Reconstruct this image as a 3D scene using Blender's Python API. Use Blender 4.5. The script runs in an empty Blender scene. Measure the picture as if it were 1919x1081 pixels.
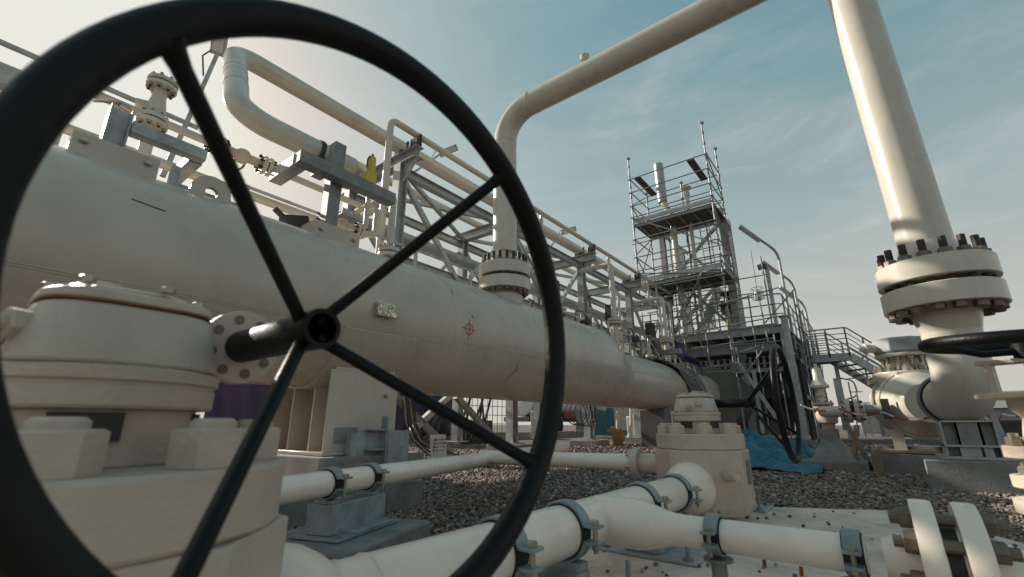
import bpy, math, random
import numpy as np
from mathutils import Vector, Matrix, Quaternion
random.seed(7)
SC = bpy.context.scene
COL = SC.collection
V = Vector
PI = math.pi
H = .58
F = 843.0; TILT = math.radians(16.8); AZ = math.radians(38)

# ---------------------------------------------------------------- measuring helper: a viewing ray met with a world plane
def at(px, py, x=None, y=None, z=None):
    a = (px-960)/F; b = (540-py)/F
    f = math.cos(TILT)-b*math.sin(TILT); u = math.sin(TILT)+b*math.cos(TILT)
    r = V((a*math.cos(AZ)-f*math.sin(AZ), a*math.sin(AZ)+f*math.cos(AZ), u))
    t = x/r.x if x is not None else y/r.y if y is not None else (z-H)/r.z
    return r*t+V((0, 0, H))

# ---------------------------------------------------------------- materials
def nt(name):
    m = bpy.data.materials.new(name); m.use_nodes = True
    t = m.node_tree
    return m, t, t.nodes['Principled BSDF']
def N(t, kind, **kw):
    n = t.nodes.new(kind)
    for k, v in kw.items():
        if k in n.inputs: n.inputs[k].default_value = v
        else: setattr(n, k, v)
    return n
def ramp(t, stops):
    r = t.nodes.new('ShaderNodeValToRGB'); e = r.color_ramp.elements
    while len(e) < len(stops): e.new(.5)
    for i, (p, c) in enumerate(stops):
        e[i].position = p; e[i].color = c if len(c) == 4 else (*c, 1)
    return r
def c4(c, k=1): return (min(1, c[0]*k), min(1, c[1]*k), min(1, c[2]*k), 1)

def paint(name, c, rough=.4, metal=0, var=.12, scale=3., dirt=.25, dirtc=(.12, .09, .06), bump=.02, bscale=60., streak=True, coat=0):
    """coated metal: slow tone drift, fine grime, vertical run-off streaks, a little orange peel"""
    m, t, b = nt(name); L = t.links.new
    tc = N(t, 'ShaderNodeTexCoord')
    n1 = N(t, 'ShaderNodeTexNoise', Scale=scale, Detail=6., Roughness=.62); L(tc.outputs['Object'], n1.inputs['Vector'])
    r1 = ramp(t, [(.3, c4(c, 1-var)), (.7, c4(c, 1+var))]); L(n1.outputs['Fac'], r1.inputs['Fac'])
    mp = N(t, 'ShaderNodeMapping'); mp.inputs['Scale'].default_value = (5, 5, .7) if streak else (3, 3, 3)
    L(tc.outputs['Object'], mp.inputs['Vector'])
    n2 = N(t, 'ShaderNodeTexNoise', Scale=1.3, Detail=5., Roughness=.55); L(mp.outputs['Vector'], n2.inputs['Vector'])
    r2 = ramp(t, [(.52, (0, 0, 0)), (.78, (1, 1, 1))]); L(n2.outputs['Fac'], r2.inputs['Fac'])
    mu = N(t, 'ShaderNodeMath', operation='MULTIPLY'); mu.inputs[1].default_value = dirt; L(r2.outputs['Color'], mu.inputs[0])
    mx = N(t, 'ShaderNodeMixRGB'); mx.inputs['Color2'].default_value = (*dirtc, 1)
    L(mu.outputs[0], mx.inputs['Fac']); L(r1.outputs['Color'], mx.inputs['Color1']); L(mx.outputs['Color'], b.inputs['Base Color'])
    rr = ramp(t, [(.3, (rough*.8,)*3), (.75, (min(1, rough*1.35),)*3)]); L(n2.outputs['Fac'], rr.inputs['Fac']); L(rr.outputs['Color'], b.inputs['Roughness'])
    b.inputs['Metallic'].default_value = metal
    if coat: b.inputs['Coat Weight'].default_value = coat; b.inputs['Coat Roughness'].default_value = .12
    if bump:
        n3 = N(t, 'ShaderNodeTexNoise', Scale=bscale, Detail=3.); L(tc.outputs['Object'], n3.inputs['Vector'])
        bp = N(t, 'ShaderNodeBump', Strength=bump*6, Distance=.004); L(n3.outputs['Fac'], bp.inputs['Height']); L(bp.outputs['Normal'], b.inputs['Normal'])
    return m

def galvanised(name, c=(.44, .45, .45), dirt=.35):
    m, t, b = nt(name); L = t.links.new
    tc = N(t, 'ShaderNodeTexCoord')
    v = N(t, 'ShaderNodeTexVoronoi', Scale=38.); L(tc.outputs['Object'], v.inputs['Vector'])
    n = N(t, 'ShaderNodeTexNoise', Scale=5., Detail=8., Roughness=.7); L(tc.outputs['Object'], n.inputs['Vector'])
    r = ramp(t, [(.3, c4(c, .62)), (.72, c4(c, 1.3))]); L(n.outputs['Fac'], r.inputs['Fac'])
    hs = N(t, 'ShaderNodeMixRGB', blend_type='MULTIPLY'); hs.inputs['Fac'].default_value = .35
    bw = N(t, 'ShaderNodeRGBToBW'); L(v.outputs['Color'], bw.inputs[0])
    rb = ramp(t, [(0, (.6, .6, .6)), (1, (1.0, 1.0, 1.0))]); L(bw.outputs[0], rb.inputs['Fac'])
    L(r.outputs['Color'], hs.inputs['Color1']); L(rb.outputs['Color'], hs.inputs['Color2'])
    n2 = N(t, 'ShaderNodeTexNoise', Scale=2.2, Detail=10., Roughness=.75); L(tc.outputs['Object'], n2.inputs['Vector'])
    r2 = ramp(t, [(.56, (0, 0, 0)), (.72, (dirt,)*3)]); L(n2.outputs['Fac'], r2.inputs['Fac'])
    mx = N(t, 'ShaderNodeMixRGB'); mx.inputs['Color2'].default_value = (.11, .095, .08, 1)
    L(r2.outputs['Color'], mx.inputs['Fac']); L(hs.outputs['Color'], mx.inputs['Color1']); L(mx.outputs['Color'], b.inputs['Base Color'])
    rr = ramp(t, [(.2, (.38,)*3), (.8, (.62,)*3)]); L(n.outputs['Fac'], rr.inputs['Fac']); L(rr.outputs['Color'], b.inputs['Roughness'])
    b.inputs['Metallic'].default_value = .35
    return m

def stone(name, c, var=.35, scale=6., rough=.9, bump=.4, stain=.4):
    m, t, b = nt(name); L = t.links.new
    tc = N(t, 'ShaderNodeTexCoord')
    n = N(t, 'ShaderNodeTexNoise', Scale=scale, Detail=12., Roughness=.72); L(tc.outputs['Object'], n.inputs['Vector'])
    r = ramp(t, [(.28, c4(c, 1-var)), (.72, c4(c, 1+var))]); L(n.outputs['Fac'], r.inputs['Fac'])
    n2 = N(t, 'ShaderNodeTexNoise', Scale=scale*.35, Detail=8., Roughness=.8); L(tc.outputs['Object'], n2.inputs['Vector'])
    r2 = ramp(t, [(.5, (0, 0, 0)), (.7, (stain,)*3)]); L(n2.outputs['Fac'], r2.inputs['Fac'])
    mx = N(t, 'ShaderNodeMixRGB'); mx.inputs['Color2'].default_value = (c[0]*.34, c[1]*.32, c[2]*.29, 1)
    L(r2.outputs['Color'], mx.inputs['Fac']); L(r.outputs['Color'], mx.inputs['Color1']); L(mx.outputs['Color'], b.inputs['Base Color'])
    b.inputs['Roughness'].default_value = rough
    n3 = N(t, 'ShaderNodeTexNoise', Scale=scale*14, Detail=6.); L(tc.outputs['Object'], n3.inputs['Vector'])
    bp = N(t, 'ShaderNodeBump', Strength=bump, Distance=.01); L(n3.outputs['Fac'], bp.inputs['Height']); L(bp.outputs['Normal'], b.inputs['Normal'])
    return m

M = {}
M['cream'] = paint('cream_coating', (.58, .53, .45), rough=.24, var=.08, dirt=.26, bump=.012, coat=.15)
M['vessel'] = paint('vessel_coating', (.51, .45, .38), rough=.26, var=.10, scale=1.1, dirt=.17, bump=.004)
M['valve'] = paint('valve_coating', (.58, .475, .385), rough=.42, var=.13, dirt=.38, bump=.09, bscale=110., streak=False)
M['white'] = paint('white_pipe_coating', (.88, .75, .645), rough=.27, var=.06, streak=False, dirt=.2, bump=.01, coat=.2)
M['black'] = paint('black_enamel', (.005, .005, .0052), rough=.46, var=.25, dirt=.5, dirtc=(.045, .042, .038), bump=.06, streak=False)
M['black'].node_tree.nodes['Principled BSDF'].inputs['Specular IOR Level'].default_value = .22
M['rubber'] = paint('black_rubber', (.02, .02, .021), rough=.7, var=.2, dirt=.15, streak=False)
M['galv'] = galvanised('galvanised_steel')
M['galvd'] = galvanised('weathered_shaded_galvanised', (.26, .265, .265), .45)  # duller steel, also the shaded tone of some braces and legs
M['scaf'] = galvanised('scaffold_tube_steel', (.27, .275, .28), .3)
M['clamp'] = galvanised('clamp_zinc', (.33, .375, .39), .3)
M['steel'] = paint('bright_bolt_steel', (.42, .38, .30), rough=.32, metal=.85, var=.25, dirt=.35, dirtc=(.15, .07, .03), streak=False)
M['stud'] = paint('rusty_stud_steel', (.055, .04, .032), rough=.6, metal=.4, var=.5, dirt=.5, dirtc=(.12, .05, .025), streak=False)
M['oldnut'] = paint('weathered_nut_steel', (.20, .165, .12), rough=.5, metal=.5, var=.3, dirt=.4, dirtc=(.1, .05, .02), streak=False)
M['olive'] = paint('shaded_olive_coating', (.13, .125, .105), rough=.6, var=.15, dirt=.3)  # colour darkened for the tank's shade beneath the platform
M['board'] = stone('grimy_scaffold_board', (.085, .08, .072), var=.3, scale=8, bump=.3, stain=.3)
M['rust'] = paint('rust_bleed', (.22, .09, .035), rough=.8, var=.5, scale=14, dirt=.4, streak=False)
M['dark'] = paint('dark_grimy_steel', (.06, .058, .055), rough=.6, metal=.3, var=.4, dirt=.3, streak=False)
M['yellow'] = paint('yellow_enamel', (.62, .47, .05), rough=.45, var=.15, dirt=.35, streak=False)
M['red'] = paint('red_paint', (.36, .035, .025), rough=.5, var=.2, dirt=.2, streak=False)
M['orange'] = paint('orange_rope_fibre', (.30, .17, .08), rough=.9, var=.3, dirt=.3, streak=False)
M['concrete'] = stone('weathered_concrete', (.23, .225, .21))
M['slab'] = stone('slab_concrete', (.72, .575, .485), var=.30, scale=3.2, bump=.5, stain=.8)
M['timber'] = stone('scaffold_timber', (.26, .19, .12), var=.4, scale=8, bump=.3, stain=.3)
M['plank'] = stone('pale_plank_wood', (.36, .25, .16), var=.3, scale=8, bump=.3, stain=.2)
M['blue'] = paint('blue_tarpaulin', (.02, .125, .19), rough=.6, var=.3, scale=6, dirt=.15, streak=False)
M['purple'] = paint('purple_sheeting', (.05, .036, .10), rough=.6, var=.3, scale=4, dirt=.15, streak=False)
M['net'] = paint('grey_tarp_cloth', (.19, .19, .19), rough=.75, var=.4, scale=9, dirt=.3)
M['cable'] = paint('cable_jacket', (.05, .05, .052), rough=.6, var=.3, streak=False)
M['whitebox'] = paint('white_sheet_metal', (.62, .62, .60), rough=.5, var=.08, dirt=.25)
M['tank'] = paint('grey_tank_coating', (.33, .34, .34), rough=.45, var=.12, dirt=.25)
M['greybox'] = paint('grey_sheet_metal', (.22, .225, .22), rough=.55, var=.15, dirt=.3)
M['tapew'] = paint('white_tape_film', (.66, .64, .60), rough=.4, var=.05, dirt=.1, streak=False)

def lens_mat():
    m, t, b = nt('lamp_diffuser'); b.inputs['Base Color'].default_value = (.55, .56, .55, 1); b.inputs['Roughness'].default_value = .25
    return m
M['diff'] = lens_mat()
def plate_mat():
    m, t, b = nt('crumpled_bright_foil'); L = t.links.new
    tc = N(t, 'ShaderNodeTexCoord')
    n = N(t, 'ShaderNodeTexVoronoi', Scale=26.); n.feature = 'DISTANCE_TO_EDGE'; L(tc.outputs['Object'], n.inputs['Vector'])
    bp = N(t, 'ShaderNodeBump', Strength=1., Distance=.03); L(n.outputs['Distance'], bp.inputs['Height']); L(bp.outputs['Normal'], b.inputs['Normal'])
    b.inputs['Base Color'].default_value = (.68, .60, .42, 1); b.inputs['Metallic'].default_value = .8; b.inputs['Roughness'].default_value = .25
    return m
M['foil'] = plate_mat()

# ---------------------------------------------------------------- mesh builder
def frame(d, up=None):
    d = V(d).normalized()
    u = V(up) if up is not None else (V((0, 0, 1)) if abs(d.z) < .95 else V((0, 1, 0)))
    s = d.cross(u).normalized(); u = s.cross(d).normalized()
    return d, s, u

class MB:
    def __init__(self): self.v = []; self.f = []
    def add(self, vs, fs):
        o = len(self.v); self.v += [V(p) for p in vs]; self.f += [tuple(i+o for i in q) for q in fs]; return self
    def box(self, c, s, R=None):
        c = V(c); h = V(s)*.5; vs = []
        for i in (-1, 1):
            for j in (-1, 1):
                for k in (-1, 1):
                    p = V((i*h.x, j*h.y, k*h.z))
                    if R is not None: p = R @ p
                    vs.append(c+p)
        return self.add(vs, [(0, 1, 3, 2), (4, 6, 7, 5), (0, 4, 5, 1), (2, 3, 7, 6), (0, 2, 6, 4), (1, 5, 7, 3)])
    def bx(self, x0, x1, y0, y1, z0, z1):
        return self.box(((x0+x1)/2, (y0+y1)/2, (z0+z1)/2), (abs(x1-x0), abs(y1-y0), abs(z1-z0)))
    def ext(self, p0, p1, prof, up=None, caps=True):
        p0 = V(p0); p1 = V(p1); d, s, u = frame(p1-p0, up); n = len(prof)
        vs = [p0+s*a+u*b for a, b in prof]+[p1+s*a+u*b for a, b in prof]
        fs = [(i, i+n, (i+1) % n+n, (i+1) % n) for i in range(n)]
        if caps: fs += [tuple(range(n)), tuple(range(2*n-1, n-1, -1))]
        return self.add(vs, fs)
    def bar(self, p0, p1, w, h, up=None):
        return self.ext(p0, p1, [(-w/2, -h/2), (w/2, -h/2), (w/2, h/2), (-w/2, h/2)], up)
    def hbeam(self, p0, p1, w, h, t=.016, up=None):
        w /= 2; h /= 2; k = t/2
        return self.ext(p0, p1, [(-w, -h), (w, -h), (w, -h+t), (k, -h+t), (k, h-t), (w, h-t), (w, h), (-w, h), (-w, h-t), (-k, h-t), (-k, -h+t), (-w, -h+t)], up)
    def chan(self, p0, p1, w, h, t=.012, up=None):
        h /= 2
        return self.ext(p0, p1, [(0, -h), (w, -h), (w, -h+t), (t, -h+t), (t, h-t), (w, h-t), (w, h), (0, h)], up)
    def angle(self, p0, p1, w, t=.01, up=None):
        return self.ext(p0, p1, [(0, 0), (w, 0), (w, t), (t, t), (t, w), (0, w)], up)
    def cyl(self, p0, p1, r, r2=None, n=20, caps=True):
        p0 = V(p0); p1 = V(p1); r2 = r if r2 is None else r2
        d, s, u = frame(p1-p0); vs = []
        for p, q in ((p0, r), (p1, r2)):
            vs += [p+(s*math.cos(2*PI*i/n)+u*math.sin(2*PI*i/n))*q for i in range(n)]
        fs = [(i, i+n, (i+1) % n+n, (i+1) % n) for i in range(n)]
        if caps: fs += [tuple(range(n)), tuple(range(2*n-1, n-1, -1))]
        return self.add(vs, fs)
    def lathe(self, o, ax, prof, n=28, a0=0, closed=False):
        o = V(o); d, s, u = frame(ax); vs = []; m = len(prof)
        for r, h in prof:
            vs += [o+d*h+(s*math.cos(a0+2*PI*i/n)+u*math.sin(a0+2*PI*i/n))*r for i in range(n)]
        fs = []
        for k in range(m-1 if not closed else m):
            a = k*n; b = ((k+1) % m)*n
            fs += [(a+i, b+i, b+(i+1) % n, a+(i+1) % n) for i in range(n)]
        if not closed:
            if prof[0][0] > 1e-6: fs.append(tuple(range(n)))
            if prof[-1][0] > 1e-6: fs.append(tuple(range(m*n-1, (m-1)*n-1, -1)))
        return self.add(vs, fs)
    def hexa(self, o, ax, R, h, cham=.12):
        return self.lathe(o, ax, [(R*.97, 0), (R, h*.02), (R, h*(1-cham)), (R*.86, h)], n=6)
    def tube(self, pts, r, n=14, fil=0., caps=True, closed=False, seg=7):
        P = [V(p) for p in pts]
        if fil > 0 and len(P) > 2:
            Q = [P[0]]
            for i in range(1, len(P)-1):
                a = (P[i-1]-P[i]); b = (P[i+1]-P[i]); la, lb = a.length, b.length
                a.normalize(); b.normalize(); ang = a.angle(b)
                if ang > 3.1: Q.append(P[i]); continue
                t = min(fil/math.tan(ang/2), la*.49, lb*.49); rr = t*math.tan(ang/2)
                c = P[i]+(a+b).normalized()*(rr/math.sin(ang/2))
                s0 = P[i]+a*t-c; s1 = P[i]+b*t-c; w = s0.angle(s1)
                for k in range(seg+1):
                    f = k/seg
                    Q.append(c+(s0*math.sin((1-f)*w)+s1*math.sin(f*w))/math.sin(w))
            Q.append(P[-1]); P = Q
        m = len(P); T = []
        for i in range(m):
            if closed: d = P[(i+1) % m]-P[i-1]
            else: d = P[min(i+1, m-1)]-P[max(i-1, 0)]
            T.append(d.normalized())
        _, s, u = frame(T[0]); vs = []
        for i in range(m):
            if i:
                q = T[i-1].rotation_difference(T[i]); s = q @ s; u = q @ u
            rr = r[i] if isinstance(r, (list, tuple)) else r
            vs += [P[i]+(s*math.cos(2*PI*k/n)+u*math.sin(2*PI*k/n))*rr for k in range(n)]
        fs = []
        for i in range(m if closed else m-1):
            a = i*n; b = ((i+1) % m)*n
            fs += [(a+k, b+k, b+(k+1) % n, a+(k+1) % n) for k in range(n)]
        if caps and not closed: fs += [tuple(range(n)), tuple(range(m*n-1, (m-1)*n-1, -1))]
        return self.add(vs, fs)
    def ring(self, c, ax, R, r, n=64, k=16):
        d, s, u = frame(ax); c = V(c)
        return self.tube([c+(s*math.cos(2*PI*i/n)+u*math.sin(2*PI*i/n))*R for i in range(n)], r, n=k, closed=True)
    def sphere(self, c, r, n=14, m=8, sc=(1, 1, 1)):
        c = V(c); o = len(self.v); vs = []
        for j in range(m+1):
            a = -PI/2+PI*j/m
            vs += [c+V((r*sc[0]*math.cos(a)*math.cos(2*PI*i/n), r*sc[1]*math.cos(a)*math.sin(2*PI*i/n), r*sc[2]*math.sin(a))) for i in range(n)]
        return self.add(vs, [(j*n+i, j*n+(i+1) % n, (j+1)*n+(i+1) % n, (j+1)*n+i) for j in range(m) for i in range(n)])
    def squircle(self, c, prof, e=3., n=64, rot=0.):
        c = V(c); vs = []; m = len(prof)
        for r, h in prof:
            for i in range(n):
                a = 2*PI*i/n; k = (abs(math.cos(a))**e+abs(math.sin(a))**e)**(-1/e)
                vs.append(c+V((r*k*math.cos(a+rot), r*k*math.sin(a+rot), h)))
        fs = [(j*n+i, j*n+(i+1) % n, (j+1)*n+(i+1) % n, (j+1)*n+i) for j in range(m-1) for i in range(n)]
        fs += [tuple(range(n)), tuple(range(m*n-1, (m-1)*n-1, -1))]
        return self.add(vs, fs)
    def strap(self, c, ax, r0, r1, w, a0, a1, up, n=18):
        """bent flat band round the axis, from angle a0 to a1 (measured from side towards up)"""
        c = V(c); d, s, u = frame(ax, up); vs = []
        for i in range(n+1):
            a = a0+(a1-a0)*i/n; e = s*math.cos(a)+u*math.sin(a)
            vs += [c+e*r0-d*w/2, c+e*r1-d*w/2, c+e*r1+d*w/2, c+e*r0+d*w/2]
        fs = []
        for i in range(n):
            a = i*4; b = a+4
            fs += [(a+k, b+k, b+(k+1) % 4, a+(k+1) % 4) for k in range(4)]
        fs += [(0, 1, 2, 3), (n*4+3, n*4+2, n*4+1, n*4)]
        return self.add(vs, fs)
    def mesh(self, name, origin=(0, 0, 0), angle=32):
        o = V(origin); me = bpy.data.meshes.new(name)
        me.from_pydata([tuple(p-o) for p in self.v], [], self.f); me.validate()
        import bmesh
        b = bmesh.new(); b.from_mesh(me); bmesh.ops.recalc_face_normals(b, faces=b.faces); b.to_mesh(me); b.free()
        me.polygons.foreach_set('use_smooth', [True]*len(me.polygons))
        me.set_sharp_from_angle(angle=math.radians(angle))
        return me

def link(o, parent=None):
    COL.objects.link(o)
    if parent is not None: o.parent = parent
    return o
def root_of(o):
    while o.parent is not None: o = o.parent
    return o
def tag(o, label=None, cat=None, group=None, kind=None):
    for k, v in (('label', label), ('category', cat), ('group', group), ('kind', kind)):
        if v: o[k] = v
    return o
def thing(name, label, cat, loc=(0, 0, 0), group=None):
    o = bpy.data.objects.new(name, None); o.empty_display_size = .1; o.location = loc
    return tag(link(o), label, cat, group)
def obj(name, mb, mat, parent=None, bev=0, loc=None, angle=32, label=None):
    """one mesh object; geometry given in world space, stored relative to its thing's base"""
    if parent is not None: org = V(root_of(parent).location)
    else: org = V(loc) if loc is not None else V((0, 0, 0))
    me = mb.mesh(name, org, angle); me.materials.append(M[mat] if isinstance(mat, str) else mat)
    o = bpy.data.objects.new(name, me); link(o, parent)
    if parent is None: o.location = org
    if bev:
        md = o.modifiers.new('edge', 'BEVEL'); md.width = bev; md.segments = 2; md.limit_method = 'ANGLE'; md.angle_limit = math.radians(40)
    if label: o['label'] = label
    return o
def put(name, me, parent, loc, ax=(0, 0, 1), spin=0):
    """a copy of a ready mesh stood at a world place with its z axis along ax"""
    o = bpy.data.objects.new(name, me); link(o, parent)
    o.location = V(loc)-V(root_of(parent).location)
    q = V((0, 0, 1)).rotation_difference(V(ax).normalized()) @ Quaternion((0, 0, 1), spin)
    o.rotation_mode = 'QUATERNION'; o.rotation_quaternion = q
    return o
def struct(name, mb, mat): return tag(obj(name, mb, mat), kind='structure')
def dup(root, loc, label=None, rz=0, group=None):
    r = root.copy(); COL.objects.link(r); r.location = loc; r.rotation_euler.z = rz
    if label: r['label'] = label
    if group: r['group'] = group
    for ch in list(root.children):
        c = ch.copy(); COL.objects.link(c); c.parent = r
        for g in list(ch.children):
            d = g.copy(); COL.objects.link(d); d.parent = c
    return r
_cache = {}
def bolt_mesh(key, build, mat):
    if key not in _cache:
        mb = MB(); build(mb); me = mb.mesh(key[0]); me.materials.append(M[mat]); _cache[key] = me
    return _cache[key]
def nut(R, h, proud=.012):
    """hex nut or bolt head lying on z=0 with a stud end showing"""
    return bolt_mesh(('hex_nut', round(R, 4), round(h, 4), proud), lambda b: (b.hexa((0, 0, 0), (0, 0, 1), R, h), b.cyl((0, 0, h*.98), (0, 0, h+proud), R*.58, n=12)), 'steel')
def flange_set(parent, c, ax, R, th, gap, bore, nb, rb, nutR, studlen, mat, hub=.0, hubr=None, nutmat='steel', studmat='stud', spin=0, names=('flange', 'stud_bolt', 'hex_nut'), both=True, shift=0.):
    """two bolted flanges facing each other at c, with studs and nuts, necks of length hub"""
    c = V(c); d, s, u = frame(ax); hubr = hubr or bore*1.25
    for sg in ((-1, 1) if both else (1,)):
        prof = [(bore, gap/2), (R*.62, gap/2), (R*.62, gap/2+.004), (R*.985, gap/2+.004), (R, gap/2+.012), (R, gap/2+th-.008), (R*.985, gap/2+th)]
        if hub: prof += [(hubr, gap/2+th), (hubr*.97, gap/2+th+hub*.25), (bore*1.01, gap/2+th+hub), (bore*.98, gap/2+th+hub)]
        else: prof += [(bore, gap/2+th)]
        obj(names[0], MB().lathe(c, d*sg, prof, n=48), mat, parent)
    gk = MB().lathe(c, d, [(R*.3, -gap/2-.002), (R*.6, -gap/2-.002), (R*.6, gap/2+.002), (R*.3, gap/2+.002)], n=36, closed=True)
    obj('gasket', gk, 'dark', parent)
    sm = bolt_mesh(('stud', round(nutR, 4), round(studlen, 4), studmat), lambda b: b.cyl((0, 0, -studlen/2), (0, 0, studlen/2), nutR*.56, n=10), studmat)
    nm = bolt_mesh(('nut', round(nutR, 4), nutmat), lambda b: b.hexa((0, 0, 0), (0, 0, 1), nutR, nutR*1.05), nutmat)
    for i in range(nb):
        a = 2*PI*(i+.5)/nb+spin; e = c+(s*math.cos(a)+u*math.sin(a))*rb+d*shift
        st = put(names[1], sm, parent, e, d)
        for sg in (-1, 1):
            q = put(names[2], nm, st, V(root_of(parent).location)); q.location = (0, 0, sg*(gap/2+th+.001)-shift); q.rotation_mode = 'QUATERNION'
            q.rotation_quaternion = Quaternion((1, 0, 0), PI if sg < 0 else 0) @ Quaternion((0, 0, 1), random.random()*PI)
# ================================================================ THE SETTING
def gravel_ground_mat():
    m, t, b = nt('gravel_ground'); L = t.links.new
    tc = N(t, 'ShaderNodeTexCoord')
    vo = N(t, 'ShaderNodeTexVoronoi', Scale=30.); L(tc.outputs['Object'], vo.inputs['Vector'])
    bw = N(t, 'ShaderNodeSeparateColor'); L(vo.outputs['Color'], bw.inputs[0])
    r = ramp(t, [(0, (.035, .03, .028)), (.3, (.09, .078, .07)), (.55, (.15, .105, .088)), (.8, (.19, .16, .145)), (1, (.28, .26, .235))])
    L(bw.outputs[0], r.inputs['Fac'])
    n = N(t, 'ShaderNodeTexNoise', Scale=.6, Detail=6.); L(tc.outputs['Object'], n.inputs['Vector'])
    r2 = ramp(t, [(.35, (.7, .68, .66)), (.65, (1.1, 1.05, 1))]); L(n.outputs['Fac'], r2.inputs['Fac'])
    mx = N(t, 'ShaderNodeMixRGB', blend_type='MULTIPLY'); mx.inputs['Fac'].default_value = 1
    L(r.outputs['Color'], mx.inputs['Color1']); L(r2.outputs['Color'], mx.inputs['Color2']); L(mx.outputs['Color'], b.inputs['Base Color'])
    b.inputs['Roughness'].default_value = .9
    bp = N(t, 'ShaderNodeBump', Strength=1., Distance=.03, invert=True); L(vo.outputs['Distance'], bp.inputs['Height']); L(bp.outputs['Normal'], b.inputs['Normal'])
    return m
M['ground'] = gravel_ground_mat()
g = MB(); S = 400
g.add([(-S, -S, 0), (S, -S, 0), (S, S, 0), (-S, S, 0)], [(0, 1, 2, 3)])
struct('ground', g, 'ground')

_a, _b = at(1698, 957, z=.035), at(1919, 1018, z=.035); SC1 = (_a.x, _a.y); SC2 = (_b.x, _b.y)
# loose stones: nobody could count them
def stones():
    rng = np.random.default_rng(3)
    t = (1+5**.5)/2
    iv = np.array([(-1, t, 0), (1, t, 0), (-1, -t, 0), (1, -t, 0), (0, -1, t), (0, 1, t), (0, -1, -t), (0, 1, -t), (t, 0, -1), (t, 0, 1), (-t, 0, -1), (-t, 0, 1)], float)
    iv /= np.linalg.norm(iv[0])
    fc = np.array([(0, 11, 5), (0, 5, 1), (0, 1, 7), (0, 7, 10), (0, 10, 11), (1, 5, 9), (5, 11, 4), (11, 10, 2), (10, 7, 6), (7, 1, 8), (3, 9, 4), (3, 4, 2), (3, 2, 6), (3, 6, 8), (3, 8, 9), (4, 9, 5), (2, 4, 11), (6, 2, 10), (8, 6, 7), (9, 8, 1)])
    P = []
    fw = np.array((-math.sin(AZ), math.cos(AZ))); rt = np.array((math.cos(AZ), math.sin(AZ)))
    n = 150000
    d = 1.0*np.exp(rng.random(n)*math.log(14.)); lat = (rng.random(n)*2-1)*1.25*d
    P = d[:, None]*fw+lat[:, None]*rt
    edge = SC1[0]+(SC1[1]-P[:, 1])*(SC2[0]-SC1[0])/(SC1[1]-SC2[1])
    ok = ~((P[:, 0] > -1.46) & (P[:, 1] < 3.72+.62*(P[:, 0]+.8)+.02) & (P[:, 0] < edge+.02)) & (d > 1.2)
    ok |= (rng.random(n) < .006) & (P[:, 0] > -1.3) & (d > 1.6)
    ok &= ~((P[:, 0] > -2.42) & (P[:, 0] < -1.9) & (P[:, 1] > 1.1) & (P[:, 1] < 1.75))
    P = P[ok]; d = d[ok]; edge = edge[ok]; n = len(P)
    sz = (.0065+.0075*rng.random(n)**1.5)*np.clip(d/3.0, .8, 2.6)
    vs = np.repeat(iv[None], n, 0)*(1+.35*(rng.random((n, 12, 1))-.5))
    vs *= (sz[:, None]*(.65+.8*rng.random((n, 3))))[:, None, :]
    a = rng.random(n)*2*PI; ca, sa = np.cos(a), np.sin(a)
    tl = (rng.random(n)-.5)*1.1; ct, st = np.cos(tl), np.sin(tl)
    x, y, z = vs[..., 0].copy(), vs[..., 1].copy(), vs[..., 2]*.6
    y2 = y*ct[:, None]-z*st[:, None]; z2 = y*st[:, None]+z*ct[:, None]
    X = x*ca[:, None]-y2*sa[:, None]+P[:, 0][:, None]; Y = x*sa[:, None]+y2*ca[:, None]+P[:, 1][:, None]
    on = (P[:, 0] > -1.42) & (P[:, 1] < 3.72+.62*(P[:, 0]+.8)) & (P[:, 0] < edge)
    Z = z2+(sz*(.25+.7*rng.random(n))+.036*on)[:, None]
    co = np.stack((X, Y, Z), -1).reshape(-1, 3)
    fs = (fc[None]+12*np.arange(n)[:, None, None]).reshape(-1, 3)
    me = bpy.data.meshes.new('gravel_stones')
    me.vertices.add(len(co)); me.vertices.foreach_set('co', co.ravel().astype(np.float32))
    me.loops.add(fs.size); me.loops.foreach_set('vertex_index', fs.ravel().astype(np.int32))
    me.polygons.add(len(fs)); me.polygons.foreach_set('loop_start', (np.arange(len(fs))*3).astype(np.int32))
    me.update(calc_edges=True)
    pal = np.array([(.32, .19, .14), (.25, .17, .135), (.18, .155, .14), (.11, .10, .095), (.30, .27, .245), (.15, .13, .12), (.40, .25, .185), (.06, .055, .053), (.5, .45, .41)])
    col = pal[rng.choice(len(pal), n, p=(.15, .15, .17, .14, .1, .13, .08, .05, .03))]*(.75+.45*rng.random((n, 1)))
    c4_ = np.ones((n, 4)); c4_[:, :3] = col
    at_ = me.color_attributes.new('stone_tone', 'FLOAT_COLOR', 'POINT')
    at_.data.foreach_set('color', np.repeat(c4_, 12, 0).ravel().astype(np.float32))
    m, t_, b = nt('gravel_stone'); an = t_.nodes.new('ShaderNodeAttribute'); an.attribute_name = 'stone_tone'
    t_.links.new(an.outputs['Color'], b.inputs['Base Color']); b.inputs['Roughness'].default_value = .8
    me.materials.append(m)
    o = bpy.data.objects.new('gravel_stones', me); link(o); tag(o, kind='stuff', label='loose reddish brown gravel stones covering the ground', cat='gravel')
stones()

# concrete apron under the valve line
sl = MB()
pts = [(-1.42, -1.6), (.75, -1.6), (.75, 2.35), SC2, SC1, (-.80, 3.72), (-1.42, 3.4)]
n_ = len(pts)
sl.add([(x, y, .035) for x, y in pts]+[(x, y, -.1) for x, y in pts], [tuple(range(n_))]+[(i, (i+1) % n_, (i+1) % n_+n_, i+n_) for i in range(n_)])
struct('concrete_apron', sl, 'slab')

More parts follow.
